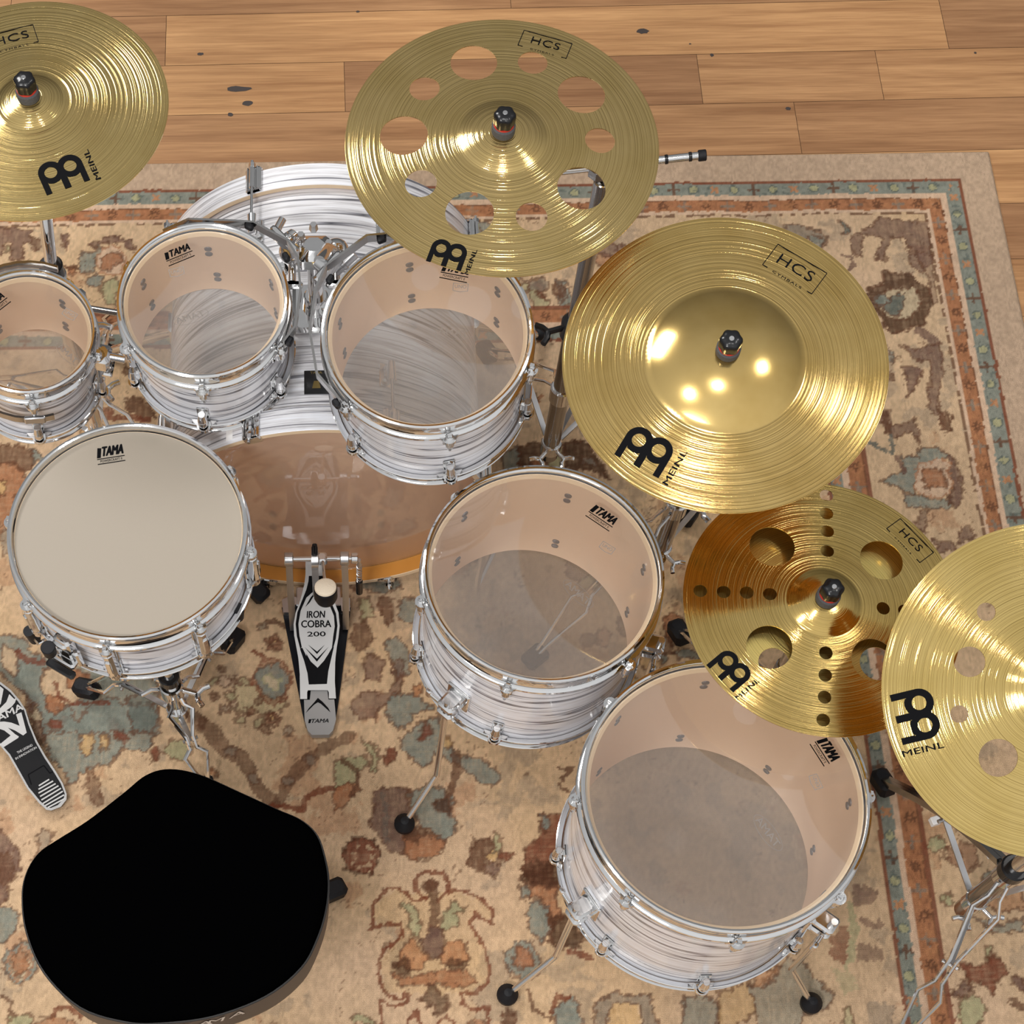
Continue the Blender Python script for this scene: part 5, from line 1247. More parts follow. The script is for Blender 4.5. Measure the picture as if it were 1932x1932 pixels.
def wing_bolt(mb, p, d, s=1.0):
    p = Vector(p); d = Vector(d).normalized(); q = p + d * .026 * s
    mb.cyl(p, q, .0055 * s, n=12)
    side = d.cross(Vector((0, 0, 1))); side = side.normalized() if side.length > .1 else Vector((1, 0, 0))
    for sg in (-1, 1):
        mb.tube([q, q + side * sg * .012 * s + d * .006 * s, q + side * sg * .020 * s + d * .016 * s], .0055 * s, 10)
def tripod(st, Mi, base, zc_hi, zc_lo, feet, style='double', wings=True, rt=.0036):
    """legs hinge at the upper collar, spread to the feet, braced from the lower collar"""
    styles = style if isinstance(style, (list, tuple)) else [style] * len(feet)
    for f, style in zip(feet, styles):
        f = Vector((f.x, f.y, .028)); d = Vector((f.x - base[0], f.y - base[1], 0)); L = d.length; d.normalize(); sd = Vector((-d.y, d.x, 0))
        hi = Vector((base[0], base[1], zc_hi)) + d * .022
        mb = MB(Mi)
        tip = f + Vector((0, 0, .012))
        ts = [0, .08, .16, .45, .58, .66, .92, 1.0]; ws = [.008, .010, .022, .006, .006, .020, .006, .004]
        for sg in (-1, 1):
            P_ = []
            for t, ww in zip(ts, ws):
                p = hi + (tip - hi) * t; p.z += .018 * math.sin(math.pi * t); P_.append(p + sd * sg * ww)
            if style == 'double': mb.tube(P_, rt, 8)
            else: mb.strip([p + sd * sg * .004 for p in [hi + (tip - hi) * t + Vector((0, 0, .03 * math.sin(math.pi * t))) for t in np.linspace(0, 1, 9)]], .009, .014)
        leg = mb.build('leg', M_CHROME if style == 'double' else M_DARKCHROME, st)
        mb = MB(Mi)
        q = (tip - hi).normalized(); mb.M = Mi @ Matrix.Translation(f + Vector((0, 0, .002))) @ Matrix.Rotation(math.atan2(d.y, d.x), 4, 'Z')
        mb.box((0, 0, 0), (.048, .032, .034), Matrix.Rotation(.30, 4, 'Y'), .006); mb.build('rubber_foot', M_RUBBER, leg)
        mb = MB(Mi); lo = Vector((base[0], base[1], zc_lo)) + d * .018; md = hi + (tip - hi) * .47 + Vector((0, 0, .010))
        mb.strip([lo, lo + (md - lo) * .5, md], .010, .004); mb.cyl(md - sd * .014, md + sd * .014, .0035, n=10); mb.build('brace', M_CHROME2, st)
    mb = MB(Mi); mb.cyl((base[0], base[1], zc_hi - .020), (base[0], base[1], zc_hi + .022), .021, n=24); wing_bolt(mb, (base[0] + .02, base[1] - .004, zc_hi + .005), (1, -.3, 0)); mb.build('upper_collar', M_CHROME, st)
    mb = MB(Mi); mb.cyl((base[0], base[1], zc_lo - .016), (base[0], base[1], zc_lo + .016), .020, n=24)
    if wings:
        for q in (-.8, .8): wing_bolt(mb, (base[0] + q * .012, base[1] - .014, zc_lo), (q, -1, 0), .8)
    mb.build('lower_collar', M_CHROME, st)
def stand(name, label, base, feet, zc_hi, zc_lo, top, style='double', group=None):
    st = thing(name, label, 'cymbal stand', Matrix.Translation((base[0], base[1], 0)), group)
    Mi = Matrix.Translation((-base[0], -base[1], 0))
    tripod(st, Mi, base, zc_hi, zc_lo, feet, style=style)
    return st, Mi
def zc(o_prof): return o_prof(0.0001, 0)

# crash in the upper left corner: boom stand that also carries the small tom
b1 = at(95, 498, .655); b1 = (b1.x, b1.y)
st1, I1 = stand('boom_stand', 'boom stand behind the smallest rack tom, holding the unholed crash', b1, [at(485, 1118, .02), Vector((-.80, 1.86, 0)), Vector((-.45, 2.06, 0))], .28, .10, .8)
tp1 = C1 @ Vector((0, 0, z1(.001, 0)))
mb = MB(I1); mb.cyl((b1[0], b1[1], .06), (b1[0], b1[1], .500), .0145, n=24); mb.build('lower_tube', M_CHROME, st1)
mb = MB(I1); mb.cyl((b1[0], b1[1], .48), (b1[0], b1[1], .64), .0125, n=24); mb.build('middle_tube', M_CHROME, st1)
mb = MB(I1); mb.cyl((b1[0], b1[1], .625), (b1[0], b1[1], .655), .020, n=24); rg_ = mb.build('tube_ring', M_BLACK, st1); tag(rg_, 'black plastic tube insert')
mb = MB(I1); mb.cyl((b1[0], b1[1], .600), (b1[0], b1[1], .628), .022, n=24); mb.build('tube_clamp', M_CHROME, st1)
e_ = C1 @ Vector((0, 0, z1(.001, 0) - .045))
mb = MB(I1); mb.cyl((b1[0], b1[1], .64), e_, .0105, n=20); mb.build('upper_tube', M_CHROME, st1)
topper(st1, I1, C1, z1(.001, 0)); under_felt(st1, I1, C1, z1(.001, 0))
e8 = M8 @ Vector((.130 * math.cos(math.radians(-10)), .130 * math.sin(math.radians(-10)), .165)) + Vector((.02, 0, 0))
k8 = Vector((b1[0] + .10, b1[1] - .02, .54))
mb = MB(I1); mb.tube([(b1[0], b1[1], .54), k8, Vector((k8.x + .02, k8.y - .05, .56)), e8], .006, 12); mb.build('tom_arm', M_DARKCHROME, st1)
mb = MB(I1); mb.box((b1[0] + .012, b1[1], .54), (.06, .05, .036), None, .008); wing_bolt(mb, (b1[0] + .05, b1[1] - .02, .54), (.5, -1, 0)); mb.build('tom_clamp', M_CHROME, st1)

# holed crash: boom stand
b2 = (.386, 1.666)
st2, I2 = stand('boom_stand', 'dark tubed boom stand between the largest rack tom and the big-bell cymbal', b2, [at(1125, 760, .02), Vector((.66, 1.86, 0)), Vector((.28, 1.93, 0))], .30, .11, .9)
mb = MB(I2); mb.cyl((b2[0], b2[1], .07), (b2[0], b2[1], .520), .0165, n=24); mb.build('lower_tube', M_DARKCHROME, st2)
mb = MB(I2); mb.cyl((b2[0], b2[1], .50), (b2[0], b2[1], .905), .0135, n=24); mb.build('upper_tube', M_DARKCHROME, st2)
mb = MB(I2); mb.cyl((b2[0], b2[1], .490), (b2[0], b2[1], .530), .023, n=24); wing_bolt(mb, (b2[0] - .02, b2[1], .51), (-1, -.3, 0)); mb.build('tube_clamp', M_BLACK, st2)
e_ = Vector((.2280, 1.667, .912)); tl = Vector((.528, 1.673, .950)); d_ = (tl - e_).normalized(); pv = e_ + d_ * .157; top2 = C2 @ Vector((0, 0, z2(.001, 0) - .045))
mb = MB(I2); mb.cyl(e_ - Vector((0, 0, .01)), top2, .0062, n=16); mb.box(e_, (.026, .022, .026), None, .006); mb.build('cymbal_tilter', M_CHROME, st2)
mb = MB(I2); mb.cyl(e_, tl, .0062, n=16); ba = mb.build('boom_arm', M_CHROME, st2)
mb = MB(I2); mb.cyl(tl - d_ * .006, tl + d_ * .006, .0085, n=16); k_ = mb.build('boom_tip', M_RUBBER, ba); tag(k_, 'black rubber tip')
mb = MB(I2); mb.cyl(tl - d_ * .055, tl - d_ * .05, .0072, n=16); mb.cyl(tl - d_ * .02, tl - d_ * .015, .0072, n=16); mb.build('boom_ring', M_BLACK, ba)
mb = MB(I2); mb.box(pv - Vector((0, 0, .006)), (.044, .034, .036), None, .010); mb.build('tilter', M_DARKCHROME, st2)
topper(st2, I2, C2, z2(.001, 0)); under_felt(st2, I2, C2, z2(.001, 0))

# big bell cymbal: straight stand
b3 = (.573, 1.431)
st3, I3 = stand('cymbal_stand', 'dark tubed stand holding the big-bell cymbal', b3, [at(1298, 975, .02), Vector((.80, 1.66, 0)), Vector((.34, 1.26, 0))], .30, .13, .85)
mb = MB(I3); mb.cyl((b3[0], b3[1], .075), (b3[0], b3[1], .500), .0165, n=24); mb.build('lower_tube', M_DARKCHROME, st3)
e_ = C3 @ Vector((0, 0, z3(.001, 0) - .045)); mb = MB(I3); mb.cyl((b3[0], b3[1], .48), (b3[0], b3[1], .80), .0135, n=24); mb.build('upper_tube', M_DARKCHROME, st3)
mb = MB(I3); mb.cyl((b3[0], b3[1], .80), e_, .007, n=16); mb.box((b3[0], b3[1], .805), (.036, .036, .04), None, .010); mb.build('tilter', M_CHROME, st3)
mb = MB(I3); mb.cyl((b3[0], b3[1], .475), (b3[0], b3[1], .51), .022, n=24); mb.build('tube_clamp', M_CHROME, st3)
topper(st3, I3, C3, z3(.001, 0)); under_felt(st3, I3, C3, z3(.001, 0))

# stack: straight stand
b4 = (.700, 1.075)
st4, I4 = stand('cymbal_stand', 'stand under the trash stack, mostly hidden by its cymbals', b4, [at(1280, 1197, .02), Vector((.99, 1.16, 0)), Vector((.72, 1.27, 0))], .28, .10, .6)
mb = MB(I4); mb.cyl((b4[0], b4[1], .06), (b4[0], b4[1], .42), .0155, n=24); mb.build('lower_tube', M_DARKCHROME, st4)
e_ = C4b @ Vector((0, 0, z4b(.001, 0) - .045)); mb = MB(I4); mb.cyl((b4[0], b4[1], .40), (b4[0], b4[1], .565), .0125, n=24); mb.cyl((b4[0], b4[1], .565), e_, .008, n=16); mb.build('upper_tube', M_CHROME, st4)
topper(st4, I4, C4, z4(.001, 0)); under_felt(st4, I4, C4b, z4b(.001, 0))
mb = MB(I4 @ C4b); mb.lathe([(.004, z4b(.001, 0)), (.014, z4b(.001, 0)), (.014, z4b(.001, 0) + .018), (.004, z4b(.001, 0) + .018)], 20, None, True); mb.build('middle_felt', M_FELT, st4)

# holed effects cymbal on the right: boom stand with double braced legs
b5 = (1.040, .753)
fA = at(1664, 1480, .02); fB = at(1672, 1990, .02)
dA = (fA - Vector((b5[0], b5[1], .02))); dA.z = 0
st5, I5 = stand('boom_stand', 'large double braced boom stand in the lower right corner', b5, [fA, fB, Vector((1.46, .84, 0))], .315, .150, .8, style=['strap', 'double', 'double'])
mb = MB(I5); mb.cyl((b5[0], b5[1], .090), (b5[0], b5[1], .345), .0175, n=24); mb.build('lower_tube', M_DARKCHROME, st5)
mb = MB(I5); mb.cyl((b5[0], b5[1], .325), (b5[0], b5[1], .352), .0225, n=24); rg_ = mb.build('tube_ring', M_BLACK, st5); tag(rg_, 'black plastic tube insert')
e_ = C5 @ Vector((0, 0, z5(.001, 0) - .045)); mb = MB(I5); mb.cyl((b5[0], b5[1], .345), (b5[0] + .015, b5[1] + .004, .66), .0135, n=24); mb.build('upper_tube', M_CHROME, st5)
mb = MB(I5); pv = Vector((b5[0] + .015, b5[1] + .004, .67)); mb.cyl(pv + (pv - e_).normalized() * .12, e_, .0062, n=16); mb.box(pv, (.04, .034, .036), None, .01); mb.build('boom_arm', M_CHROME, st5)
for q in ((1764, 1549), (1871, 1609)):
    p = at(q[0], q[1], .16 if q[0] < 1800 else .26); mb = MB(I5); mb.box(p, (.016, .014, .014), Matrix.Rotation(.3, 4, 'Z'), .001); tag(mb.build('leg_joint', M_WHITETAG, st5), 'pale square pad on the leg')
topper(st5, I5, C5, z5(.001, 0)); under_felt(st5, I5, C5, z5(.001, 0))

# ------------------------------------------------------------------ snare stand
bs = at(322, 1290, .20); bs = (bs.x, bs.y)
ss = thing('snare_stand', 'chrome snare drum stand with double wire legs under the snare', 'snare stand', Matrix.Translation((bs[0], bs[1], 0)))
IS = Matrix.Translation((-bs[0], -bs[1], 0))
tripod(ss, IS, bs, .175, .075, [at(440, 1212, .02), at(165, 1303, .02), at(392, 1492, .02)], wings=False, rt=.0044)
mb = MB(IS); mb.cyl((bs[0], bs[1], .05), (bs[0], bs[1], .235), .0125, n=24); mb.build('lower_tube', M_CHROME, ss)
mb = MB(IS); mb.cyl((bs[0], bs[1], .215), (bs[0], bs[1], .238), .0185, n=24); rg_ = mb.build('tube_ring', M_BLACK, ss); tag(rg_, 'black plastic tube insert')
hub = Vector((-.335, 1.20, .395))
mb = MB(IS); mb.cyl((bs[0], bs[1], .235), (bs[0] - .004, bs[1] + .015, .33), .010, n=20); mb.cyl((bs[0] - .004, bs[1] + .015, .33), hub, .009, n=20); mb.cyl(hub - Vector((0, 0, .02)), hub + Vector((0, 0, .015)), .022, n=24); wing_bolt(mb, hub + Vector((0, -.02, 0)), (0, -1, 0)); mb.build('basket_hub', M_CHROME, ss)
for a in (-146, -26, 94):
    ca, sa = math.cos(math.radians(a)), math.sin(math.radians(a)); sd = Vector((-sa, ca, 0)); d = Vector((ca, sa, 0))
    Cn = SM @ Vector((0, 0, 0)); e1 = Vector((Cn.x, Cn.y, 0)) + d * (.200 if a < -100 else .178); e1.z = .452; e2 = e1 + Vector((0, 0, .034)) + d * .004
    mb = MB(IS)
    for sg in (-1, 1): mb.tube([hub + d * .018 + sd * sg * .008, hub + d * .10 + sd * sg * .014 + Vector((0, 0, .016)), e1 + sd * sg * .009 - d * .02, e1 + sd * sg * .007, e2 + sd * sg * .006], .0032, 8)
    am = mb.build('basket_arm', M_CHROME, ss)
    mb = MB(IS); mb.tube([e1 + Vector((0, 0, .004)), e2 + Vector((0, 0, .008))], .0095, 14); mb.build('rubber_grip', M_RUBBER, am)

# ------------------------------------------------------------------ bass drum pedal
PX = -.0630
pedal = thing('bass_drum_pedal', 'silver and black bass drum pedal with a felt beater at the bass drum', 'pedal', Matrix.Translation((PX, 1.27, 0)))
PI_ = Matrix.Translation((-PX, -1.27, 0))
# footboard plane: rises from the heel hinge to the toe
yh, zh_, yt, zt2 = 1.178, .034, 1.372, .118
fn = Vector((0, -(zt2 - zh_), (yt - yh))).normalized(); fc = Vector((PX, yh, zh_))
FM = frame(fc, fn)       # local x right, y up the board
def fb(u, v):
    p = FM.inverted() @ on_plane(u, v, fc, fn); return (p.x, p.y)
def cr8(x, y): return (460 + x / 6.44, 960 + y / 6.44)
def cr7(x, y): return (520 + x / 9.66, 1220 + y / 9.66)
Lw = PI_ @ FM
base = MB(PI_)
bp = [at(*q, .006) for q in ((532, 1150), (662, 1150), (640, 1318), (636, 1345), (631, 1372), (619, 1386), (590, 1386), (577, 1374), (570, 1345), (565, 1318))]
base.prism([(p.x, p.y) for p in reversed(bp)] if False else [(p.x, p.y) for p in bp], .009, .016)
base.build('base_plate', M_BLACKMET, pedal)
# heel plate
hp = [(-.0300, yh - .001), (-.0310, yh - .040), (-.0245, yh - .062), (-.017, yh - .070), (.017, yh - .070), (.0245, yh - .062), (.0310, yh - .040), (.0300, yh - .001), (.0185, yh - .001), (.0165, yh + .017), (-.0165, yh + .017), (-.0185, yh - .001)]
hpw = [(PX + .93 * x + (.002 if y < yh - .03 else 0), y + .002) for x, y in hp]
hz = lambda q: 0
mb = MB(PI_); mb.prism(hpw, .018, .034); mb.build('heel_plate', M_SILVER, pedal)
mb = MB(PI_)
def hq(x, y): p = at(*cr7(x, y), .0345); return (p.x, p.y)
zc_ = lambda x, y: .0347
put_poly(mb, [hq(*q) for q in ((550, 1210), (600, 1130), (700, 1020), (770, 935), (860, 1010), (960, 1120), (1000, 1200), (900, 1110), (820, 1040), (770, 1015), (700, 1060), (620, 1140))], zf=zc_)
a_, b_ = Vector(hq(595, 1362)), Vector(hq(965, 1352)); put_text(mb, 'TAMA', (a_ + b_) / 2 + (b_ - a_) * .05, b_ - a_, .0075, .015, (b_ - a_).length * .86 / (.0075 / .7 * 2.62), .3, zf=zc_)
put_poly(mb, [tuple(a_ + (b_ - a_) * t + Vector((0, s))) for t, s in ((0, -.0036), (.10, -.0036), (.16, .004), (.03, .004))], zf=zc_)
mb.build('printed_logo', M_BLACKINK, pedal, smooth=0)
# footboard with its teardrop graphics
outl = [(730, 640), (750, 640), (985, 640), (985, 800), (1020, 920), (1100, 1130), (1150, 1260), (1165, 1420), (1150, 1560), (1130, 1680), (1115, 1800)]
left = [(750, 640), (750, 800), (735, 920), (690, 1100), (630, 1260), (605, 1400), (612, 1540), (640, 1690), (660, 1800)]
lo_l = [(418, 250), (440, 500), (447, 955), (575, 955), (575, 830), (590, 795)]
lo_r = [(950, 795), (970, 830), (972, 945), (1100, 945), (1080, 650), (1085, 300)]
board = [fb(*cr8(*q)) for q in left] + [fb(*cr7(*q)) for q in lo_l] + [fb(*cr7(*q)) for q in lo_r] + [fb(*cr8(*q)) for q in reversed(outl[2:])]
mb = MB(Lw); mb.prism(board, -.005, 0); fbd = mb.build('footboard', M_SILVER, pedal, 25)
g1 = .0003
mb = MB(Lw); zf1 = lambda x, y: g1
# black ring of the teardrop
ro_ = [(790, 815), (960, 815), (975, 860), (1000, 960), (1060, 1130), (1120, 1270), (1138, 1420), (1118, 1580), (1090, 1680)]
ri_ = [(1070, 1700), (1085, 1560), (1105, 1430), (1095, 1300), (1050, 1190), (960, 1010), (890, 990), (850, 1000), (760, 1080), (690, 1240), (663, 1400), (675, 1540), (705, 1680)]
lo_ = [(685, 1700), (645, 1550), (630, 1400), (650, 1260), (705, 1120), (760, 980), (785, 880)]
put_poly(mb, [fb(*cr8(*q)) for q in ro_] + [fb(*cr8(*q)) for q in ri_] + [fb(*cr8(*q)) for q in lo_], zf=zf1)
# lower black field with its notch
put_poly(mb, [fb(*cr8(*q)) for q in ((685, 1690), (712, 1690), (760, 1790))] + [fb(*cr7(*q)) for q in ((560, 130), (640, 270), (765, 385), (880, 260), (970, 120))] + [fb(*cr8(*q)) for q in ((1070, 1690), (1094, 1680))] + [fb(*cr7(*q)) for q in ((1010, 230), (960, 450), (935, 680), (605, 690), (580, 480), (520, 260), (450, 60))], zf=zf1)
for pl in ([(745, 1195), (765, 1160), (810, 1080), (850, 1030), (850, 1060), (800, 1140)],): put_poly(mb, [fb(*cr8(*q)) for q in pl], zf=zf1)
for pl in ([(780, 1650), (890, 1735), (985, 1650), (890, 1765)], [(738, 1680), (888, 1820), (1032, 1675), (888, 1858)]): put_poly(mb, [fb(*cr8(*q)) for q in pl], zf=zf1)
put_poly(mb, [fb(*cr8(*q)) for q in ((848, 742), (852, 768), (884, 768), (886, 742), (880, 742), (878, 761), (858, 761), (855, 742))], zf=zf1)
for tx, p, q, h in (('IRON', (765, 1290), (980, 1285), .0125), ('COBRA', (690, 1405), (1065, 1400), .0128), ('200', (752, 1527), (1012, 1522), .0085)):
    a_, b_ = Vector(fb(*cr8(*p))), Vector(fb(*cr8(*q))); w_ = {'IRON': 2.30, 'COBRA': 3.45, '200': 1.70}[tx]
    put_text(mb, tx, (a_ + b_) / 2, b_ - a_, h, .018, (b_ - a_).length / (h / .7 * w_), .12 if tx == 'IRON' else 0, zf=zf1)
mb.build('printed_graphics', M_BLACKINK, fbd, smooth=0)
# frame posts, axle, toe clamp
Ax = at(545, 1055, .235); Bx = at(650, 1055, .235); ay, az_ = Ax.y, .235
mb = MB(PI_)
for X_ in (Ax.x, Bx.x):
    mb.strip([Vector((X_, ay, az_ + .0)), Vector((X_ * 1.0 + (PX - X_) * -.02, ay - .016, .13)), Vector((X_, ay - .040, .022))], .012, .012); mb.cyl((X_ - .008, ay, az_), (X_ + .008, ay, az_), .0125, n=24)
tb = [at(*cr8(*q), .02) for q in ((465, 1130), (570, 1080), (640, 1100), (1130, 1100), (1290, 1110), (1290, 1270), (1190, 1270), (1180, 1190), (590, 1190), (580, 1285), (480, 1285))]
mb.prism([(p.x, p.y) for p in reversed(tb)], .0095, .030)
mb.build('frame', M_CHROME2, pedal, 25)
mb = MB(PI_); mb.cyl((Ax.x, ay, az_), (Bx.x + .022, ay, az_), .0045, n=16); mb.cyl((Bx.x + .012, ay, az_), (Bx.x + .024, ay, az_), .010, n=20); mb.box((-.052, ay, az_), (.018, .018, .020), None, .003); mb.build('axle', M_CHROME, pedal)
toe = at(600, 1090, .05)
mb = MB(PI_); mb.box((PX, ay + .022, .026), (.085, .040, .010), None, .002); mb.build('toe_clamp', M_CHROME2, pedal)
mb = MB(PI_); mb.box((PX - .030, ay - .006, .030), (.014, .010, .006), None, .001); mb.build('clamp_pad', M_BLACK, pedal)
# chain with its cam
cx_ = at(594, 1050, .235).x
mb = MB(PI_); mb.strip([Vector((cx_, ay - .012, az_ + .006)), Vector((cx_, ay - .018, az_ - .03)), Vector((cx_, ay - .024, .135))], .012, .005); mb.lathe([(.003, -.006), (.018, -.006), (.018, .006), (.003, .006)], 24, Matrix.Translation((cx_, ay - .002, az_)) @ Matrix.Rotation(math.pi / 2, 4, 'Y'), True); tag(mb.build('chain', M_CHROME2, pedal), 'steel chain')
for i in range(6):
    pass
mb = MB(PI_); mb.box((cx_, ay + .006, az_ + .016), (.011, .020, .016), None, .003); mb.box((cx_, ay + .018, az_ + .010), (.009, .012, .010), None, .002); tag(mb.build('cam_pad', M_RUBBER, pedal), 'black rubber pad')
# spring
sp_ = at(672, 1070, .15)
mb = MB(PI_)
X_ = Bx.x + .026
mb.tube([Vector((X_ + .0045 * math.cos(t * 2.2), ay - .004 + .0045 * math.sin(t * 2.2), az_ - .02 - t * .0035)) for t in np.arange(0, 26, .35)], .0012, 6); mb.cyl((X_, ay - .004, az_ + .002), (X_, ay - .004, az_ - .024), .0035, n=10); mb.build('spring', M_CHROME2, pedal)
mb = MB(PI_); mb.cyl((X_, ay - .004, .10), (X_, ay - .004, .15), .0065, n=14); mb.build('spring_nut', M_BLACK, pedal)
# beater
hd = at(614, 1108, .285); bb = Vector((at(608, 1052, .235).x, ay, az_))
mb = MB(PI_); mb.cyl(bb, hd + Vector((0, .004, 0)), .0028, n=12); mb.build('beater_rod', M_CHROME, pedal)
ax_ = Vector((.02, -.72, .50)).normalized()
ax_ = Vector((0, .22, .97)).normalized()
BM = PI_ @ frame(hd, ax_)
mb = MB(BM); mb.lathe([(.0001, .0045), (.015, .004), (.0188, .0018), (.0193, -.002)], 32); bh_ = mb.build('beater', M_BEATER, pedal); tag(bh_, 'cream felt beater face')
mb = MB(BM); mb.lathe([(.0186, -.0015), (.0206, -.004), (.0206, -.026), (.0170, -.036), (.0001, -.037)], 32); k_ = mb.build('beater_shell', M_BLACKMET, bh_); tag(k_, 'black beater body')

# ------------------------------------------------------------------ hi-hat pedal (only its footboard is in the picture)
def mm9(x, y): return (x / 7.43, 1280 + y / 7.43)
hc = at(60, 1440, .035); hn = Vector((.10, -.20, 1)).normalized()
hat = thing('hi_hat_pedal', 'black hi-hat pedal footboard with silver edging at the left edge', 'pedal', Matrix.Translation((hc.x, hc.y, 0)))
HI = Matrix.Translation((-hc.x, -hc.y, 0))
HF = frame(hc + Vector((0, 0, .016)), hn); HL = HI @ HF
def hb(x, y, lift=0):
    p = HF.inverted() @ on_plane(*mm9(x, y), HF.translation, hn); return (p.x, p.y)
ol = [(-500, -260), (-330, -180), (-120, -30), (0, 45), (150, 160), (270, 300), (360, 440), (420, 640), (520, 880), (640, 1090), (780, 1300), (880, 1470), (935, 1620), (930, 1700), (850, 1800), (720, 1850), (650, 1840), (540, 1740), (380, 1540), (240, 1290), (120, 1080), (0, 940), (-160, 780), (-420, 520), (-600, 200)]
mb = MB(HL); mb.prism([hb(*q) for q in ol], -.006, 0); hfb = mb.build('footboard', M_SILVER, hat, 25)
cxm = sum(hb(*q)[0] for q in ol) / len(ol); cym = sum(hb(*q)[1] for q in ol) / len(ol)
il = [(-480, -200), (-330, -130), (-130, 15), (0, 82), (140, 190), (250, 320), (338, 450), (398, 650), (498, 895), (616, 1105), (755, 1315), (855, 1480), (908, 1620), (890, 1690), (810, 1775), (715, 1815), (665, 1812), (560, 1715), (402, 1525), (262, 1275), (142, 1065), (10, 915), (-150, 750), (-410, 480), (-560, 200)]
mb = MB(HL); put_poly(mb, [hb(*q) for q in il], zf=lambda x, y: .0003); mb.build('black_inlay', mat('black_anodised', (.006, .006, .007), .5, 0, 0, .15), hfb, smooth=0)
mb = MB(HL); z9 = lambda x, y: .0006
put_poly(mb, [hb(*q) for q in ((-300, -60), (-60, 60), (50, 150), (10, 360), (-60, 420), (-20, 440), (90, 330), (130, 220), (200, 290), (235, 270), (210, 340), (160, 400), (60, 470), (-60, 530), (-300, 300))], zf=z9)
put_poly(mb, [hb(*q) for q in ((225, 505), (300, 475), (375, 760), (325, 800), (210, 730), (110, 690), (210, 780), (265, 815), (255, 835), (50, 965), (-10, 930), (150, 800), (60, 730), (-60, 690), (-60, 610), (60, 605), (160, 620), (275, 665))], zf=z9)
a_, b_ = Vector(hb(-130, 620)), Vector(hb(305, 400)); put_text(mb, 'TAMA', (a_ + b_) / 2, b_ - a_, .0125, .02, (b_ - a_).length / (.0125 / .7 * 2.62), .1, zf=lambda x, y: .0009)
a_, b_ = Vector(hb(228, 1052)), Vector(hb(470, 925)); put_text(mb, 'THE LEGEND', (a_ + b_) / 2, b_ - a_, .0042, .012, (b_ - a_).length / (.0042 / .7 * 6.6), 0, zf=z9)
a_, b_ = Vector(hb(222, 1128)), Vector(hb(510, 968)); put_text(mb, 'IN INNOVATION', (a_ + b_) / 2, b_ - a_, .0042, .012, (b_ - a_).length / (.0042 / .7 * 7.4), 0, zf=z9)
for l0, l1 in (((545, 1505), (690, 1415)), ((540, 1555), (745, 1438)), ((540, 1608), (780, 1475)), ((562, 1655), (820, 1505)), ((580, 1705), (855, 1540)), ((600, 1755), (880, 1582)), ((632, 1785), (900, 1632)), ((668, 1812), (912, 1682))):
    put_poly(mb, stroke(hb(*l0), hb(*l1), .0026), zf=z9)
gr_ = mb.build('printed_graphics', mat('silver_ink', (.50, .49, .48), .45), hfb, smooth=0); tag(gr_, 'silver lettering and stripes')
mb = MB(HL)
for a, b in (((395, 1350), (615, 1220)), ((615, 1220), (700, 1330)), ((700, 1330), (745, 1305)), ((395, 1350), (440, 1490))): put_poly(mb, stroke(hb(*a), hb(*b), .0022), zf=z9)
mb.build('hinge_gap', M_BLACKINK, hfb, smooth=0)
mb = MB(HL); mb.prism([(hb(*q)[0] * .97 + cxm * .03 + .002, hb(*q)[1] * .98 + cym * .02 - .002) for q in ol], -.012, -.0065); mb.build('base_plate', M_BLACKMET, hat)

# ------------------------------------------------------------------ drum throne
sz = .500
so = [(320, 1450), (377, 1461), (450, 1493), (520, 1525), (567, 1546), (597, 1575), (612, 1620), (618, 1660), (614, 1710), (598, 1765), (567, 1822), (500, 1876), (400, 1914), (300, 1927), (233, 1924), (150, 1897), (83, 1832), (50, 1757), (42, 1690), (50, 1645), (73, 1608), (110, 1582), (167, 1546), (233, 1495), (276, 1461)]
P0 = [at(u, v, sz) for u, v in so]
tc_ = Vector((sum(p.x for p in P0) / len(P0), sum(p.y for p in P0) / len(P0), 0))
def catmull(P, k=5):
    out = []; n = len(P)
    for i in range(n):
        a, b, c, d = P[i - 1], P[i], P[(i + 1) % n], P[(i + 2) % n]
        for j in range(k):
            t = j / k; out.append(.5 * ((2 * b) + (c - a) * t + (2 * a - 5 * b + 4 * c - d) * t * t + (3 * b - a - 3 * c + d) * t * t * t))
    return out
PS = catmull([Vector((p.x, p.y)) for p in P0], 5)
throne = thing('drum_throne', 'black velvet saddle-shaped drum throne in the lower left', 'stool', Matrix.Translation((tc_.x, tc_.y, 0)))
c2d = Vector((tc_.x, tc_.y))
def seat_ring(sc, z): return [((c2d + (p - c2d) * sc).x - tc_.x, (c2d + (p - c2d) * sc).y - tc_.y, z) for p in PS]
def loft(mb, rings, cap_top=False, cap_bot=False):
    n = len(rings[0]); vs = sum(rings, []); fs = []
    for k in range(len(rings) - 1):
        for i in range(n):
            j = (i + 1) % n; fs.append((k * n + i, k * n + j, (k + 1) * n + j, (k + 1) * n + i))
    if cap_top: b = (len(rings) - 1) * n; vs.append((0, 0, rings[-1][0][2] + .001)); fs += [(b + i, b + (i + 1) % n, len(vs) - 1) for i in range(n)]
    if cap_bot: fs.append(tuple(range(n - 1, -1, -1)))
    mb.add(vs, fs)
mb = MB(); loft(mb, [seat_ring(1.0, sz - .012), seat_ring(1.0, sz - .003), seat_ring(.985, sz + .003), seat_ring(.94, sz + .006), seat_ring(.75, sz + .007), seat_ring(.4, sz + .006)], True)
mv = mat('black_velvet', (.0006, .0006, .0007), 1.0, 0, 0, .0); mb.build('seat_top', mv, throne, 60)
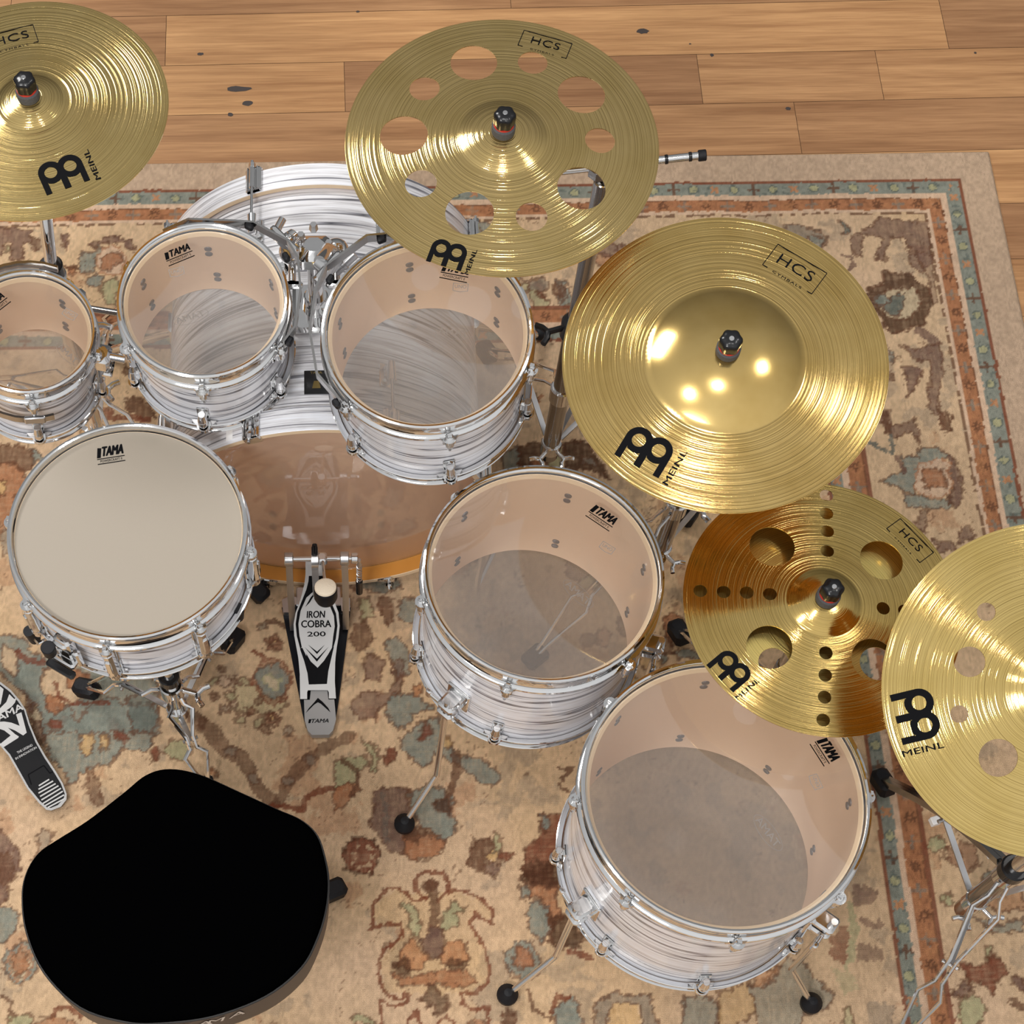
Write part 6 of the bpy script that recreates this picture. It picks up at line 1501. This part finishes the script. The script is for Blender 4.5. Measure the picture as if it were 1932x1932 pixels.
mb = MB(); loft(mb, [seat_ring(.97, sz - .118), seat_ring(.995, sz - .112), seat_ring(1.003, sz - .098), seat_ring(1.004, sz - .012)], False, True); mvy = mat('grey_brown_vinyl', (.055, .044, .040), .5); sb_ = mb.build('seat_side', mvy, throne, 60)
mb = MB(); mb.tube([Vector(p) for p in seat_ring(1.004, sz - .011)], .0022, 8, True); mb.build('piping', mat('dark_piping', (.02, .018, .017), .5), throne)
# maker's letters on the near side of the seat
best = []
for ch, uu in (('T', 342), ('A', 372), ('M', 405), ('A', 438)):
    pt = at(uu, 1915, sz - .035); q = Vector((pt.x, pt.y)); i = min(range(len(PS)), key=lambda k: (PS[k] - q).length)
    tv = (PS[(i + 1) % len(PS)] - PS[i - 1]).normalized()
    if tv.x < 0: tv = -tv
    nrm = Vector((tv.y, -tv.x)); p = c2d + (PS[i] - c2d) * 1.006
    Mx = Matrix(((tv.x, 0, nrm.x, p.x - tc_.x), (tv.y, 0, nrm.y, p.y - tc_.y), (0, 1, 0, sz - .040), (0, 0, 0, 1)))
    vs, fs = text_mesh(ch, .034, .02, 1.1, .2); mb = MB(Mx); place2d(mb, vs, fs, lambda x, y: (x, y), lambda x, y: .0008)
    tag(mb.build('letter', mat('cream_print' + str(uu), (.6, .55, .5), .5), sb_, smooth=0), 'cream printed letter')
mb = MB(); mb.cyl((0, 0, .05), (0, 0, sz - .118), .014, n=24); mb.build('post', M_DARKCHROME, throne)
mb = MB(); mb.box((0, 0, sz - .127), (.12, .12, .018), None, .004); mb.build('seat_bracket', M_BLACKMET, throne)
TI2 = Matrix.Translation((-tc_.x, -tc_.y, 0))
for ft in (at(626, 1684, .02), at(95, 1690, .02) + Vector((.10, .12, 0)), Vector((tc_.x - .05, tc_.y - .24, 0))):
    d = Vector((ft.x - tc_.x, ft.y - tc_.y, 0)).normalized()
    mb = MB(TI2); f = Vector((ft.x, ft.y, .036)); mb.strip([Vector((tc_.x, tc_.y, .27)) + d * .02, Vector((tc_.x, tc_.y, .16)) + d * (Vector((ft.x - tc_.x, ft.y - tc_.y)).length * .55), f], .012, .008); lg = mb.build('leg', M_CHROME, throne)
    mb = MB(TI2 @ Matrix.Translation((f.x, f.y, .031)) @ Matrix.Rotation(math.atan2(d.y, d.x), 4, 'Z')); mb.box((0, 0, 0), (.050, .034, .032), Matrix.Rotation(.3, 4, 'Y'), .006); mb.build('rubber_foot', M_RUBBER, lg)
    mb = MB(TI2); mb.strip([Vector((tc_.x, tc_.y, .10)) + d * .015, Vector((tc_.x, tc_.y, .155)) + d * .12], .010, .004); mb.build('brace', M_CHROME2, throne)
mb = MB(); mb.cyl((0, 0, .255), (0, 0, .285), .022, n=24); mb.cyl((0, 0, .085), (0, 0, .11), .020, n=24); mb.build('collar', M_CHROME, throne)
